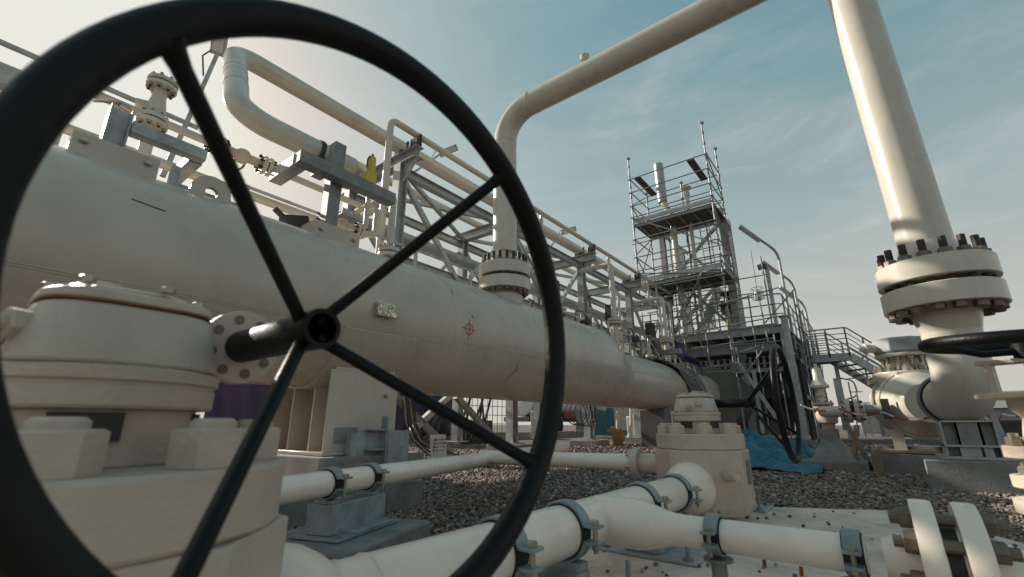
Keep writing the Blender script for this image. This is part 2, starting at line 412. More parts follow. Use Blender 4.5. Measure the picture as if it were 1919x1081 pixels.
# ================================================================ GEAR-OPERATED BALL VALVES ON THE WHITE LINE
VX = -.91; PZ = .235; PR = .080
def gear_valve(label, y0):
    t = thing('gear_valve', label, 'valve', (VX, y0, .05), 'gear valves with black handwheels')
    X, Y, Z = VX, y0, .05
    k = PI/8
    b = MB().lathe((X, Y, Z), (0, 0, 1), [(.225/math.cos(k), .03), (.255/math.cos(k), .085), (.255/math.cos(k), .385)], n=8, a0=k)
    obj('valve_body', b, 'valve', t, bev=.006)
    b = MB().lathe((X, Y, Z+.385), (0, 0, 1), [(.20, .001), (.252, .001), (.258, .007), (.258, .083), (.252, .09), (.19, .09)], n=48)
    obj('body_cover', b, 'valve', t)
    for sg in (-1, 1):
        b = MB().lathe((X, Y+sg*.2555, PZ), (0, sg, 0), [(.136, 0), (.139, .01), (.137, .045), (.126, .085), (.107, .12), (.092, .14), (.083, .155), (.083, .17)], n=40)
        obj('weld_end', b, 'white', t)
    hm = bolt_mesh(('hex_bolt', 'valve'), lambda q: (q.hexa((0, 0, 0), (0, 0, 1), .046, .050, .07), q.lathe((0, 0, .048), (0, 0, 1), [(.028, 0), (.028, .010), (.022, .015)], n=16)), 'valve')
    for i in range(8):
        a = 2*PI*(i+.5)/8+.05
        put('hex_bolt', hm, t, (X+.205*math.cos(a), Y+.205*math.sin(a), Z+.475), (0, 0, 1), spin=a+i*.4)
    b = MB().lathe((X, Y, Z+.475), (0, 0, 1), [(.118, 0), (.118, .076)], n=40)
    obj('bonnet_neck', b, 'valve', t, bev=.003)
    for i in range(4):
        a = PI/2*i+.5+PI/4
        obj('neck_window', MB().box((X+.108*math.cos(a), Y+.108*math.sin(a), Z+.527), (.03, .075, .036), Matrix.Rotation(a, 3, 'Z')), 'dark', t)
    b = MB().lathe((X, Y, Z+.55), (0, 0, 1), [(.10, 0), (.136, 0), (.139, .004), (.139, .028), (.136, .032), (.136, .034), (.142, .037), (.142, .052), (.138, .055), (.11, .055)], n=48)
    obj('mounting_flange', b, 'valve', t)
    # worm gearbox
    b = MB().squircle((X, Y, Z+.606), [(.126, 0), (.123, .012), (.106, .080), (.102, .086)], 3.4)
    b.box((X-.035, Y+.085, Z+.648), (.12, .10, .08))
    b.cyl((X-.11, Y+.150, .706), (X+.034, Y+.150, .706), .054, n=32)
    obj('gearbox', b, 'valve', t, bev=.006)
    obj('gasket', MB().squircle((X, Y, Z+.6925), [(.1042, 0), (.1042, .0022)], 3.4), 'rust', t)
    b = MB().squircle((X, Y, Z+.695), [(.104, 0), (.106, .002), (.104, .012), (.101, .015)], 3.4)
    b.lathe((X, Y, Z+.709), (0, 0, 1), [(.088, 0), (.088, .008), (.082, .012), (.03, .013)], n=40)
    obj('gearbox_cover', b, 'valve', t, bev=.002)
    sm = bolt_mesh(('cover_screw',), lambda q: q.hexa((0, 0, 0), (0, 0, 1), .010, .009), 'steel')
    for i in range(6):
        a = 2*PI*i/6+.3
        put('cover_screw', sm, t, (X+.092*math.cos(a), Y+.092*math.sin(a), Z+.7215), (0, 0, 1), a)
    st = MB().lathe((X+.02, Y-.055, Z+.7215), (.2, -.3, 1), [(.0, .012), (.018, .009), (.022, 0)], n=14).bar((X+.02, Y-.06, Z+.732), (X+.06, Y-.02, Z+.722), .014, .01)
    obj('position_indicator', st, 'steel', t)
    pm = bolt_mesh(('stop_screw',), lambda q: (q.hexa((0, 0, 0), (0, 0, 1), .022, .02), q.cyl((0, 0, .02), (0, 0, .06), .011, n=12), q.hexa((0, 0, .06), (0, 0, 1), .018, .018)), 'valve')
    put('stop_screw', pm, t, (X+.048, Y-.108, Z+.655), (.32, -1, 0))
    put('stop_screw', pm, t, (X-.01, Y-.118, Z+.632), (-.1, -1, 0))
    # input flange with dark discs standing in for shaded bolt recesses
    fx = X+.036
    b = MB().lathe((fx, Y+.157, .71), (1, 0, 0), [(.02, 0), (.062, 0), (.064, .003), (.064, .016), (.062, .018), (.02, .018)], n=40)
    fl = obj('input_flange', b, 'valve', t)
    hd = MB()
    for i in range(8):
        a = 2*PI*i/8+.25
        hd.cyl((fx+.012, Y+.157+.0475*math.cos(a), .71+.0475*math.sin(a)), (fx+.0195, Y+.157+.0475*math.cos(a), .71+.0475*math.sin(a)), .0082, n=14)
    obj('bolt_hole_disc', hd, 'oldnut', fl)
    # side plug, maker's stamp, drain
    obj('drain_plug', MB().lathe((X+.20, Y-.20, .30), (1, -1, 0), [(.028, -.02), (.028, .02), (.016, .022), (.016, .045), (.02, .047), (.02, .075), (.012, .078)], n=16), 'valve', t)
    obj('rating_plate', MB().box((X+.2575, Y+.02, .31), (.003, .09, .13)), 'greybox', t)
    obj('stamp_disc', MB().lathe((X+.18, Y-.18, .475), (1, -1, 0), [(.02, .002), (.026, .002), (.026, -.01)], n=20), 'valve', t)
    # handwheel
    cy, cz = Y+.157, .71; rx = -.42; R = .333
    hw = obj('handwheel', MB().ring((rx, cy, cz), (1, 0, 0), R, .0178, n=96, k=18), 'black', t)
    hb = MB().lathe((X+.05, cy, cz), (1, 0, 0), [(.0275, 0), (.0275, .20), (.0288, .205), (.0292, .262), (.028, .266), (.0215, .266), (.0215, .19)], n=32)
    obj('hub', hb, 'black', hw)
    obj('shaft_key', MB().cyl((X+.24, cy, cz), (X+.252, cy, cz), .0215, n=24), 'stud', hw)
    for i in range(4):
        a = math.radians(55+90*i); e = V((0, math.cos(a), math.sin(a))); c = V((X+.284, cy, cz))
        p = c+e*.018; q = V((rx-.002, cy, cz))+e*(R-.006)
        d = (q-p).normalized()
        obj('spoke', MB().tube([p, p.lerp(q, .05), p.lerp(q, .93), p.lerp(q, .97), q], [.0115, .0092, .0092, .0112, .0165], n=14), 'black', hw)
    return t
gear_valve('large grey gear valve filling the lower left, its black handwheel nearest the camera', .17)
gear_valve('grey gear valve beyond the white tee, its black handwheel seen edge-on', 3.08)

# white line between the two valves, with the tee
t = thing('tee_pipeline', 'white pipe with a tee and reducer joining the two gear valves on the slab', 'pipe', (VX, 1.6, .035))
TY = 1.70
b = MB().tube([(VX, .58, PZ), (VX, 2.67, PZ)], PR, n=40)
b.ring((VX, .66, PZ), (0, 1, 0), PR-.001, .004, n=40, k=6).ring((VX, 2.58, PZ), (0, 1, 0), PR-.001, .004, n=40, k=6)
obj('run_pipe', b, 'white', t)
b = MB().lathe((VX, TY, PZ), (1, 0, 0), [(.083, .0), (.083, .06), (.080, .075), (.083, .10), (.083, .15), (.080, .18), (.070, .225), (.058, .265), (.052, .29), (.0505, .305), (.0505, .32)], n=40)
obj('reducing_tee', b, 'white', t)
b = MB().tube([(VX+.31, TY, PZ), (-.09, TY, PZ)], .049, n=32).ring((VX+.315, TY, PZ), (1, 0, 0), .0485, .003, n=32, k=6).ring((-.10, TY, PZ), (1, 0, 0), .0485, .003, n=32, k=6)
obj('branch_pipe', b, 'white', t)
flange_set(t, (.088, TY, PZ), (1, 0, 0), .153, .050, .030, .05, 8, .112, .026, .225, 'white', hub=.075, hubr=.078, spin=.2, nutmat='oldnut', studmat='oldnut')
b = MB().tube([(.22, TY, PZ), (1.6, TY, PZ)], .049, n=32)
obj('outlet_pipe', b, 'white', t)

t = thing('stub_pipeline', 'short white pipe stub leaving the rear gear valve towards the blue tarpaulin', 'pipe', (VX, 3.7, .035))
b = MB().tube([(VX, 3.49, PZ), (VX, 3.95, PZ), (VX, 3.95, -.1)], PR, n=28, fil=.13); obj('run_pipe', b, 'white', t)
def clamp_on(parent, c, ax, r, w=.05, th=.009, ear=.055, up=(0, 0, 1), boltR=.016, gap=.02):
    """two half straps with ears and a bolt each side over a rubber strip"""
    d, s, u = frame(ax, up); c = V(c)
    for sg in (1, -1):
        a0 = math.asin(min(.9, gap/(r+th))); b = MB()
        if sg > 0: b.strap(c, d, r+.005, r+.005+th, w, a0, PI-a0, u)
        else: b.strap(c, d, r+.005, r+.005+th, w, PI+a0, 2*PI-a0, u)
        for q in (1, -1):
            e = c+s*q*(r+.003+ear/2)+u*sg*(gap+th/2)
            Mx = Matrix((s, d, u)).transposed()
            b.box(e, (ear, w, th), Mx)
        obj('strap', b, 'clamp', parent, bev=.0015)
    obj('rubber_liner', MB().strap(c, d, r+.0005, r+.0052, w*1.16, 0, 2*PI*.999, u, n=36), 'rubber', parent)
    for q in (1, -1):
        e = c+s*q*(r+.006+ear*.55)
        b = MB().cyl(e-u*(gap+.035), e+u*(gap+.012), boltR*.5, n=10).hexa(e+u*(gap+th), u, boltR, boltR*.9).hexa(e-u*(gap+th), -u, boltR, boltR*.9)
        obj('clamp_bolt', b, 'steel', parent)

def pedestal(parent, x0, x1, y0, y1, z0, z1):
    b = MB()
    b.bx(x0, x1, y0, y0+.01, z0, z1).bx(x0, x1, y1-.01, y1, z0, z1).bx(x1-.01, x1, y0+.01, y1-.01, z0, z1).bx(x0, x0+.01, y0+.01, y1-.01, z0, z1).bx(x0+.01, x1-.01, y0+.01, y1-.01, z1-.01, z1)
    obj('pedestal', b, 'clamp', parent, bev=.002)
def line_support(label, ys, rods=True):
    y0, y1 = min(ys), max(ys); ym = (y0+y1)/2
    t = thing('pipe_support', label, 'pipe support', (VX, ym, .035), 'double clamp supports under the white line')
    for y in ys: clamp_on(t, (VX, y, PZ), (0, 1, 0), PR)
    pedestal(t, VX-.08, VX+.08, y0-.02, y1+.02, .05, PZ-PR-.03)
    for y in ys: obj('saddle', MB().bx(VX-.07, VX+.07, y-.026, y+.026, PZ-PR-.031, PZ-PR-.008), 'clamp', t)
    obj('base_plate', MB().bx(VX-.2, VX+.24, y0-.06, y1+.08, .037, .049), 'galv', t, bev=.002)
    for (x, y) in ((VX+.2, y0-.03), (VX+.2, y1+.05), (VX-.17, y0-.03), (VX-.17, y1+.05)):
        b = MB().cyl((x, y, .045), (x, y, .165), .0075, n=10).hexa((x, y, .049), (0, 0, 1), .017, .014).lathe((x, y, .0495), (0, 0, 1), [(.024, 0), (.024, .003)], n=14)
        obj('anchor_rod', b, 'galvd', t)
CL = [at(px, py, x=VX-.02).y for px, py in ((926, 962), (1048, 933), (1190, 904), (1254, 890))]
line_support('pipe support with two zinc clamps nearest the front valve, crossed by the big wheel rim', (CL[0], CL[1]))
line_support('pipe support with two zinc clamps behind the rear gear valve', (3.56, 3.70))
line_support('pipe support with two zinc clamps between the tee and the rear gear valve', (CL[2], CL[3]))
for i, (x, lab) in enumerate(((-.485, 'small zinc clamp stand on the branch pipe beside the tee reducer'), (-.118, 'small zinc clamp stand on the branch pipe beside the bolted flange'))):
    t = thing('clamp_stand', lab, 'pipe support', (x, TY, .035), 'clamp stands under the branch pipe')
    clamp_on(t, (x, TY, PZ), (1, 0, 0), .049, w=.042, ear=.042, boltR=.013, gap=.014)
    obj('post', MB().lathe((x, TY, .049), (0, 0, 1), [(.024, 0), (.024, PZ-.125), (.045, PZ-.124), (.045, PZ-.115)], n=16), 'galvd', t)
    obj('base_plate', MB().bx(x-.06, x+.06, TY-.06, TY+.06, .037, .049), 'galv', t)

for i, (px, py, l_) in enumerate(((1433, 1062, 'rusty reinforcing bar stub sticking out of the slab below the branch pipe'), (1502, 1078, 'shorter rusty bar stub on the slab at the lower picture edge'))):
    p = at(px, py, z=.036); o = obj('bar_stub', MB().cyl(p-V((0, 0, .02)), p+V((.004, 0, .05-.02*i)), .007, n=8), 'rust', None, loc=p); tag(o, l_, 'bar stub')
# slim line running back beside the vessel and its tee into the rear valve
A1 = at(600, 905, x=-2.0); A2 = at(900, 876, x=-2.62); AD = (A2-A1); AD.z = 0; AD.normalize(); AR = .055; AZ_ = .325
def apt(k): return V((A1.x+AD.x*k, A1.y+AD.y*k, AZ_-.012*k))
t = thing('slim_pipeline', 'slim pale pipe running low past the vessel saddle towards the rear valve', 'pipe', (A1.x, A1.y, 0))
b = MB().tube([apt(-2.2), apt(5.2)], AR, n=28)
obj('run_pipe', b, 'white', t)
b = MB().tube([(-2.72, 3.06, .315), (-1.33, 3.06, .335)], .054, n=24)
obj('cross_pipe', b, 'white', t)
b = MB().lathe((-1.33, 3.06, .335), (1, 0, 0), [(.057, -.02), (.088, -.02), (.09, -.016), (.09, .03), (.088, .034), (.06, .034)], n=28)
f_ = obj('flange', b, 'valve', t)
for i in range(6):
    a = 2*PI*i/6+.3
    put('hex_bolt', nut(.014, .014), f_, (-1.352, 3.06+.073*math.cos(a), .335+.073*math.sin(a)), (-1, 0, 0), a)
obj('branch_stub', MB().cyl((-1.30, 3.06, .335), (-1.16, 3.06, .335), .06, n=24), 'valve', t)
pm_ = apt(.22); RA = Matrix.Rotation(math.atan2(-AD.x, AD.y), 3, 'Z')
t = thing('pipe_support', 'galvanised box support with two clamps under the slim pipe', 'pipe support', (pm_.x, pm_.y, .1))
def abox(c, s_): return MB().box(V((pm_.x, pm_.y, 0))+RA @ V(c), s_, RA)
for k in (.06, .36): clamp_on(t, apt(k), AD, AR, w=.05, ear=.05, boltR=.013, gap=.02)
hz_ = AZ_-AR-.03
obj('pedestal', abox((0, 0, (.118+hz_)/2), (.14, .40, hz_-.118)), 'clamp', t, bev=.003)
for k in (-.16, .14): obj('saddle', abox((0, k, hz_+.008), (.10, .05, .014)), 'clamp', t)
obj('base_plate', abox((0, 0, .110), (.27, .46, .013)), 'clamp', t, bev=.002)
obj('slide_plate', abox((.09, .03, .121), (.10, .30, .010)), 'clamp', t, bev=.002)
for k in (-.2, .2):
    q_ = V((pm_.x, pm_.y, 0))+RA @ V((.115, k, 0)); obj('anchor_rod', MB().cyl((q_.x, q_.y, .11), (q_.x, q_.y, .15), .007, n=8).hexa((q_.x, q_.y, .117), (0, 0, 1), .015, .012), 'galvd', t)
def plinth(name, label, x0, x1, y0, y1, z0, z1, group='concrete plinths in the gravel', rz=0, mat='concrete'):
    c = V(((x0+x1)/2, (y0+y1)/2, z0)); b = MB()
    R = Matrix.Rotation(rz, 3, 'Z'); nx = 5; 
    b.box(c+V((0, 0, (z1-z0)/2)), (x1-x0, y1-y0, z1-z0), R)
    o = obj(name, b, mat, None, bev=.012, loc=c); tag(o, label, 'concrete plinth', group); return o
plinth('concrete_plinth', 'low weathered concrete block under the galvanised box support of the slim pipe', pm_.x-.27, pm_.x+.27, pm_.y-.36, pm_.y+.34, -.05, .1, rz=math.atan2(-AD.x, AD.y))
plinth('concrete_plinth', 'stained concrete block behind the slim pipe, in front of the vessel saddle', -3.75, -2.75, 1.2, 2.45, -.05, .19)
# ================================================================ THE LONG VESSEL
XV, ZV, RV = -4.83, 1.81, .845
X2, Z2, R2 = -4.83, 1.62, .66
def on_vessel(px, py, R=RV, zc=ZV):
    r = at(px, py, x=-1.)-V((0, 0, H)); a = r.x**2+r.z**2; b = 2*(-XV*r.x+(H-zc)*r.z); c = XV**2+(H-zc)**2-R*R
    d = max(0, b*b-4*a*c); k = (-b-math.sqrt(d))/(2*a)
    return r*k+V((0, 0, H))
ves = thing('pressure_vessel', 'long horizontal beige steel vessel running away across the middle of the yard', 'vessel', (XV, 2.9, 0))
b = MB().lathe((XV, -6, ZV), (0, 1, 0), [(.3, -.3), (RV, .2), (RV, 14.75)], n=96)
obj('shell', b, 'vessel', ves)
b = MB(); n = 72; vs = []; K = 9
for k in range(K):
    f = k/(K-1); q = f*f*(3-2*f); rr = RV+(R2-RV)*q; zz = ZV+(Z2-ZV)*q; y = 8.75+1.1*f
    vs += [(XV+rr*math.cos(2*PI*i/n), y, zz+rr*math.sin(2*PI*i/n)) for i in range(n)]
b.add(vs, [(k*n+i, (k+1)*n+i, (k+1)*n+(i+1) % n, k*n+(i+1) % n) for k in range(K-1) for i in range(n)])
obj('reducer', b, 'vessel', ves)
obj('outlet_pipe', MB().cyl((X2, 9.85, Z2), (X2, 17.2, Z2), R2, n=72), 'vessel', ves)
b = MB()
for y, R, z in ((-.9, RV, ZV), (3.95, RV, ZV), (8.75, RV, ZV), (9.85, R2, Z2)):
    b.ring((XV, y, z), (0, 1, 0), R-.002, .007, n=72, k=6)
p = on_vessel(250, 533); ph = math.atan2(p.z-ZV, p.x-XV)
for k in (0, .022):
    b.tube([(XV+RV*math.cos(ph-k), -5.6, ZV+RV*math.sin(ph-k)), (XV+RV*math.cos(ph-k), 3.95, ZV+RV*math.sin(ph-k))], .004, n=6)
p = on_vessel(1090, 685); ph = math.atan2(p.z-ZV, p.x-XV)
b.tube([(XV+RV*math.cos(ph), 3.95, ZV+RV*math.sin(ph)), (XV+RV*math.cos(ph), 8.75, ZV+RV*math.sin(ph))], .005, n=6)
ph = .18
b.tube([(X2+R2*math.cos(ph), 9.85, Z2+R2*math.sin(ph)), (X2+R2*math.cos(ph), 17, Z2+R2*math.sin(ph))], .006, n=6)
obj('weld_seam', b, 'vessel', ves)
# lifting eye
p = at(395, 362, x=-4.62)
def eye(px, py, xx, R, hole):
    c = at(px, py, x=xx); b = MB(); n = 28; outer = []; inner = []
    for i in range(n):
        a = 2*PI*i/n; inner.append((math.cos(a)*hole, math.sin(a)*hole))
        if math.sin(a) >= 0: outer.append((math.cos(a)*R, math.sin(a)*R))
        else: outer.append((R*max(-1.15, min(1.15, math.cos(a)*1.5)), max(-1.25, math.sin(a)*1.8)*R))
    vs = []
    for x in (xx-.025, xx+.025):
        vs += [(x, c.y+a, c.z+q) for a, q in outer]+[(x, c.y+a, c.z+q) for a, q in inner]
    m = 2*n; fs = []
    for i in range(n):
        j = (i+1) % n
        fs += [(i, j, n+j, n+i), (m+i, m+n+i, m+n+j, m+j), (i, m+i, m+j, j), (n+i, n+j, m+n+j, m+n+i)]
    b.add(vs, fs); return b
obj('lifting_eye', eye(395, 362, -4.55, .165, .052), 'vessel', ves, angle=40)
# riser nozzle, small nozzles on the crown
NY = 5.965
b = MB().lathe((XV, NY, ZV+.6), (0, 0, 1), [(.34, 0), (.335, .2), (.325, .33)], n=48)
obj('nozzle', b, 'vessel', ves)
b = MB().ring((XV, NY, ZV+.79), (0, 0, 1), .34, .014, n=48, k=8)
# red cross-hair target sprayed on the shell
c = on_vessel(880, 616); b = MB()
def on_shell(y, z, up=.0015):
    q = z-ZV; x = XV+math.sqrt(max(0, (RV+up)**2-q*q)); return V((x, y, z))
def shell_strip(pts, w):
    vs = []; n = len(pts)
    for i, (y, z) in enumerate(pts):
        y0, z0 = pts[max(0, i-1)]; y1, z1 = pts[min(n-1, i+1)]
        L_ = math.hypot(y1-y0, z1-z0); ny, nz = -(z1-z0)/L_*w/2, (y1-y0)/L_*w/2
        vs += [on_shell(y+ny, z+nz), on_shell(y-ny, z-nz)]
    return vs, [(2*i, 2*i+1, 2*i+3, 2*i+2) for i in range(n-1)]
r = .072; e = .14
b.add(*shell_strip([(c.y+r*math.cos(2*PI*i/32), c.z+r*math.sin(2*PI*i/32)) for i in range(33)], .013))
b.add(*shell_strip([(c.y-e*.95+2*e*.95*i/8, c.z) for i in range(9)], .011)); b.add(*shell_strip([(c.y, c.z-e+2*e*i/12) for i in range(13)], .011))
for k in (-.024, .024): b.add(*shell_strip([(c.y+k, c.z-.06+.12*i/6) for i in range(7)], .008))
obj('target_mark', b, 'red', ves, label='red cross-hair target painted on the shell')
b = MB()
for (p0, p1) in (((247, 372), (312, 396)), ((967, 692), (945, 715)), ((972, 680), (966, 696)), ((885, 590), (888, 597)), ((845, 540), (850, 552))):
    a_ = on_vessel(*p0); b_ = on_vessel(*p1); b.add(*shell_strip([(a_.y+(b_.y-a_.y)*i/5+random.uniform(-.006, .006), a_.z+(b_.z-a_.z)*i/5) for i in range(6)], .012))
obj('scuff_mark', b, 'dark', ves)
# name plate on stand-off bracket
c = on_vessel(720, 582)
b = MB().box((c.x+.05, c.y, c.z), (.03, .25, .16), Matrix.Rotation(-.25, 3, 'Y'))
npl = obj('name_plate', b, 'foil', ves, bev=.004, label='crumpled bright metal name plate on the vessel')
obj('plate_bracket', MB().box((c.x+.015, c.y, c.z), (.06, .20, .10)), 'vessel', npl)

# saddle
s0, s1 = 2.50, 3.34; sx = -4.27
sd = thing('saddle_support', 'grey-beige steel saddle carrying the vessel, on its own foundation', 'saddle', (XV, 2.95, .27))
b = MB().bx(sx-.02, sx, s0, s1, .32, 1.12); obj('end_plate', b, 'vessel', sd, bev=.004)
# web under the vessel, with curved top edge
b = MB(); n = 24; vs = []
for yy in (2.86, 2.885):
    for i in range(n+1):
        x = -5.4+(sx-.02+5.4)*i/n; zt = ZV-math.sqrt(max(.01, (RV+.012)**2-(x-XV)**2)); vs += [(x, yy, .32), (x, yy, zt)]
m = 2*(n+1); fs = []
for i in range(n):
    a = 2*i; fs += [(a, a+1, a+3, a+2), (m+a, m+a+2, m+a+3, m+a+1), (a, a+2, m+a+2, m+a), (a+1, m+a+1, m+a+3, a+3)]
b.add(vs, fs); obj('web', b, 'vessel', sd)
for x in (-4.62, -5.05):
    zs_ = ZV-math.sqrt((RV+.012)**2-(x-XV)**2)
    obj('stiffener', MB().bx(x-.01, x+.01, s0+.04, 2.859, .32, zs_), 'vessel', sd); obj('stiffener', MB().bx(x-.01, x+.01, 2.886, s1-.04, .32, zs_), 'vessel', sd)
obj('end_plate', MB().bx(-5.41, -5.39, s0, s1, .32, 1.12), 'vessel', sd)
obj('base_plate', MB().bx(-5.5, sx+.06, s0-.04, s1+.05, .29, .32), 'vessel', sd, bev=.003)
# wear plate: a band round the lower half of the shell
b = MB(); n = 40; vs = []
a0, a1 = math.radians(-170), math.radians(-20)
for i in range(n+1):
    a = a0+(a1-a0)*i/n
    for (rr, yy) in ((RV+.001, s0-.05), (RV+.022, s0-.05), (RV+.022, s1+.06), (RV+.001, s1+.06)): vs.append((XV+rr*math.cos(a), yy, ZV+rr*math.sin(a)))
fs = [(i*4+k, i*4+4+k, i*4+4+(k+1) % 4, i*4+(k+1) % 4) for i in range(n) for k in range(4)]+[(0, 1, 2, 3), (n*4+3, n*4+2, n*4+1, n*4)]
b.add(vs, fs); obj('wear_plate', b, 'vessel', sd, bev=.004)
obj('earth_boss', MB().cyl((sx, 3.18, .88), (sx+.04, 3.18, .88), .022, n=12).hexa((sx+.035, 3.18, .88), (1, 0, 0), .016, .014), 'steel', sd)
pl_ = obj('rating_plate', MB().bx(sx+.001, sx+.008, 2.60, 2.86, .40, .55), 'greybox', sd, bev=.001)
# curved upper pad on the end plate (the end plate runs up to the shell)
b = MB().ext((sx-.01, s0+.05, 1.12), (sx-.01, s1-.05, 1.12), [(-.01, 0), (.01, 0), (.012, .28), (-.008, .28)], up=(0, 0, 1)); obj('upper_plate', b, 'vessel', sd)
plinth('concrete_foundation', 'wide dark concrete foundation beneath the vessel saddle', -5.7, -4.05, 2.35, 3.6, -.05, .285)
# galvanised guide bracket in front of the saddle
gb = thing('guide_bracket', 'zinc-grey steel guide bracket of open boxes beside the vessel saddle', 'bracket', (-4.05, 3.05, .0))
def gp(px, py): return at(px, py, x=-4.05)
zt = gp(690, 806).z; zb = .1
obj('upright_channel', MB().chan((-4.08, 2.76, zb), (-4.08, 2.76, zt-.02), .09, .16, up=(0, 1, 0)), 'clamp', gb, bev=.002)
obj('side_plate', MB().bx(-4.12, -4.10, 2.82, 3.03, zb, zt), 'clamp', gb)
obj('box_cell', MB().bx(-4.10, -4.0, 2.84, 3.02, .33, .345).bx(-4.10, -4.0, 2.84, 3.02, .52, .535).bx(-4.10, -4.0, 3.03, 3.05, zb, .66), 'clamp', gb, bev=.002)
obj('cover_plate', MB().bx(-4.02, -3.99, 3.05, 3.32, zb, .52).bx(-4.03, -4.0, 3.02, 3.2, .52, zt), 'clamp', gb, bev=.003)

# ================================================================ THE BIG OVERHEAD LOOP
RL = .222
lp = thing('overhead_pipe', 'large beige overhead pipe crossing the sky from vessel to right-hand elbow', 'pipe', (XV, NY, 2.7))
zf = 3.06
ex, ey = .705, 6.0; zl = 1.885
b = MB().tube([(XV, NY, zf+.5), (XV, NY, 6.52), (ex-.05, ey, 6.52), (ex, ey, zl+.45)], RL, n=48, fil=.62, seg=14)
obj('run_pipe', b, 'cream', lp)
for c_, a_ in (((XV, NY, 5.87), (0, 0, 1)), ((XV+.66, NY, 6.52), (1, 0, 0)), ((ex, ey, zl+.43), (0, 0, 1))): obj('weld_seam', MB().ring(c_, a_, RL-.001, .007, n=48, k=6), 'cream', lp)
b = MB().cyl((-3.0, NY, 6.70), (-3.0, NY, 6.86), .035, n=16).lathe((-3.0, NY, 6.84), (0, 0, 1), [(.03, 0), (.085, 0), (.085, .035), (.05, .035)], n=20).lathe((-3.0, NY, 6.885), (0, 0, 1), [(.05, 0), (.085, 0), (.085, .04), (.03, .045)], n=20)
for i in range(4):
    a = PI/2*i+.4; b.cyl((-3+.068*math.cos(a), NY+.068*math.sin(a), 6.82), (-3+.068*math.cos(a), NY+.068*math.sin(a), 6.955), .011, n=8)
obj('vent_flange', b, 'cream', lp)
flange_set(lp, (XV, NY, zf), (0, 0, 1), .465, .215, .045, RL, 20, .385, .046, .68, 'cream', hub=.18, hubr=.27, shift=.075, nutmat='oldnut')
flange_set(lp, (ex, ey, zl), (0, 0, 1), .462, .205, .05, RL, 16, .385, .056, .66, 'cream', hub=.22, hubr=.27, shift=.075, nutmat='oldnut')
# elbow below the right flange, turning to the big ball valve
bx_, by_ = .40, 7.85; dirv = V((bx_-ex, by_-ey, 0)).normalized(); ez = .82
pe = V((ex, ey, ez)); q = pe+dirv*.62
b = MB().tube([(ex, ey, zl-.4), (ex, ey, ez), tuple(q)], RL+.002, n=48, fil=.40, seg=16)
obj('elbow', b, 'cream', lp)
b = MB().ring(pe+dirv*.43, dirv, RL+.001, .006, n=48, k=6).ring((ex, ey, 1.27), (0, 0, 1), RL+.001, .006, n=48, k=6)
obj('weld_seam', b, 'cream', lp)
obj('rubber_band', MB().strap(pe+dirv*.50, dirv, RL+.003, RL+.016, .03, 0, 2*PI*.9999, (0, 0, 1), n=48), 'rubber', lp)
b = MB().strap(pe+dirv*.545, dirv, RL+.003, RL+.035, .05, 0, 2*PI*.9999, (0, 0, 1), n=48)
obj('retaining_ring', b, 'clamp', lp)

# elbow pedestal and plinth
t = thing('pipe_pedestal', 'grey steel pedestal on a concrete plinth under the big right elbow', 'pipe support', (ex-.02, ey+.15, .27))
x0, x1, y0, y1 = ex-.29, ex+.22, ey-.02, ey+.36
for x_ in (-.20, .06): obj('leg', MB().hbeam((ex+x_, ey+.14, .30), (ex+x_, ey+.14, .60), .30, .12, .018, up=(1, 0, 0)), 'galv', t)
obj('web_plate', MB().bx(ex-.16, ex+.02, ey-.01, ey+.005, .40, .60), 'galvd', t)
obj('cross_plate', MB().bx(ex-.26, ex+.12, ey-.04, ey+.32, .40-.018, .40), 'galv', t)
obj('foot_gusset', MB().bx(ex-.14, ex-.02, ey, ey+.014, .30, .382), 'galv', t); obj('foot_gusset', MB().bx(ex+.0, ex+.06, ey, ey+.014, .30, .382), 'galv', t)
obj('brace', MB().bar((ex+.20, ey+.3, .29), (ex+.14, ey+.3, .78), .05, .05), 'galv', t)
obj('top_plate', MB().bx(ex-.24, ex+.11, ey-.03, ey+.3, .6, .615), 'galv', t)
obj('base_plate', MB().bx(ex-.32, ex+.20, ey-.06, ey+.38, .275, .30), 'galv', t)
plinth('concrete_plinth', 'two-tier pale concrete plinth carrying the pedestal of the big right elbow', ex-.44, ex+.75, ey-.16, ey+.55, -.05, .27)

# big ball valve behind
BV = thing('ball_valve', 'big beige ball valve with octagonal gearbox behind the right elbow', 'valve', (bx_, by_, .2), None)
c = V((bx_, by_, ez))
b = MB().lathe(c-dirv*.62, dirv, [(.22, 0), (.27, .06), (.30, .14), (.36, .2), (.39, .3), (.40, .62), (.39, .94), (.36, 1.04), (.30, 1.1), (.27, 1.2), (.22, 1.24)], n=48)
b.sphere(c, .41, n=32, m=20, sc=(1, 1, 1.02))
obj('valve_body', b, 'cream', BV)
b = MB()
for k in (-.22, -.15, .15, .22): b.ring(c+dirv*k*1.3, dirv, .398, .016, n=48, k=8)
obj('body_rib', b, 'cream', BV)
b = MB().lathe(c, (0, 0, 1), [(.28, .10), (.30, .14), (.36, .16), (.36, .40), (.35, .41), (.2, .41)], n=10)
obj('bonnet', b, 'cream', BV, bev=.01)
nm = nut(.045, .06, .03)
for i in range(12):
    a = 2*PI*i/12; put('hex_nut', nm, BV, c+V((.295*math.cos(a), .295*math.sin(a), .41)), (0, 0, 1), a)
b = MB().cyl(c+V((0, 0, .40)), c+V((0, 0, .62)), .15, n=28)
obj('stem_column', b, 'cream', BV)
sm = bolt_mesh(('spacer_stud',), lambda q: q.cyl((0, 0, 0), (0, 0, .2), .022, n=10).hexa((0, 0, .155), (0, 0, 1), .04, .05), 'steel')
for i in range(10):
    a = 2*PI*i/10; put('spacer_stud', sm, BV, c+V((.21*math.cos(a), .21*math.sin(a), .42)), (0, 0, 1), a)
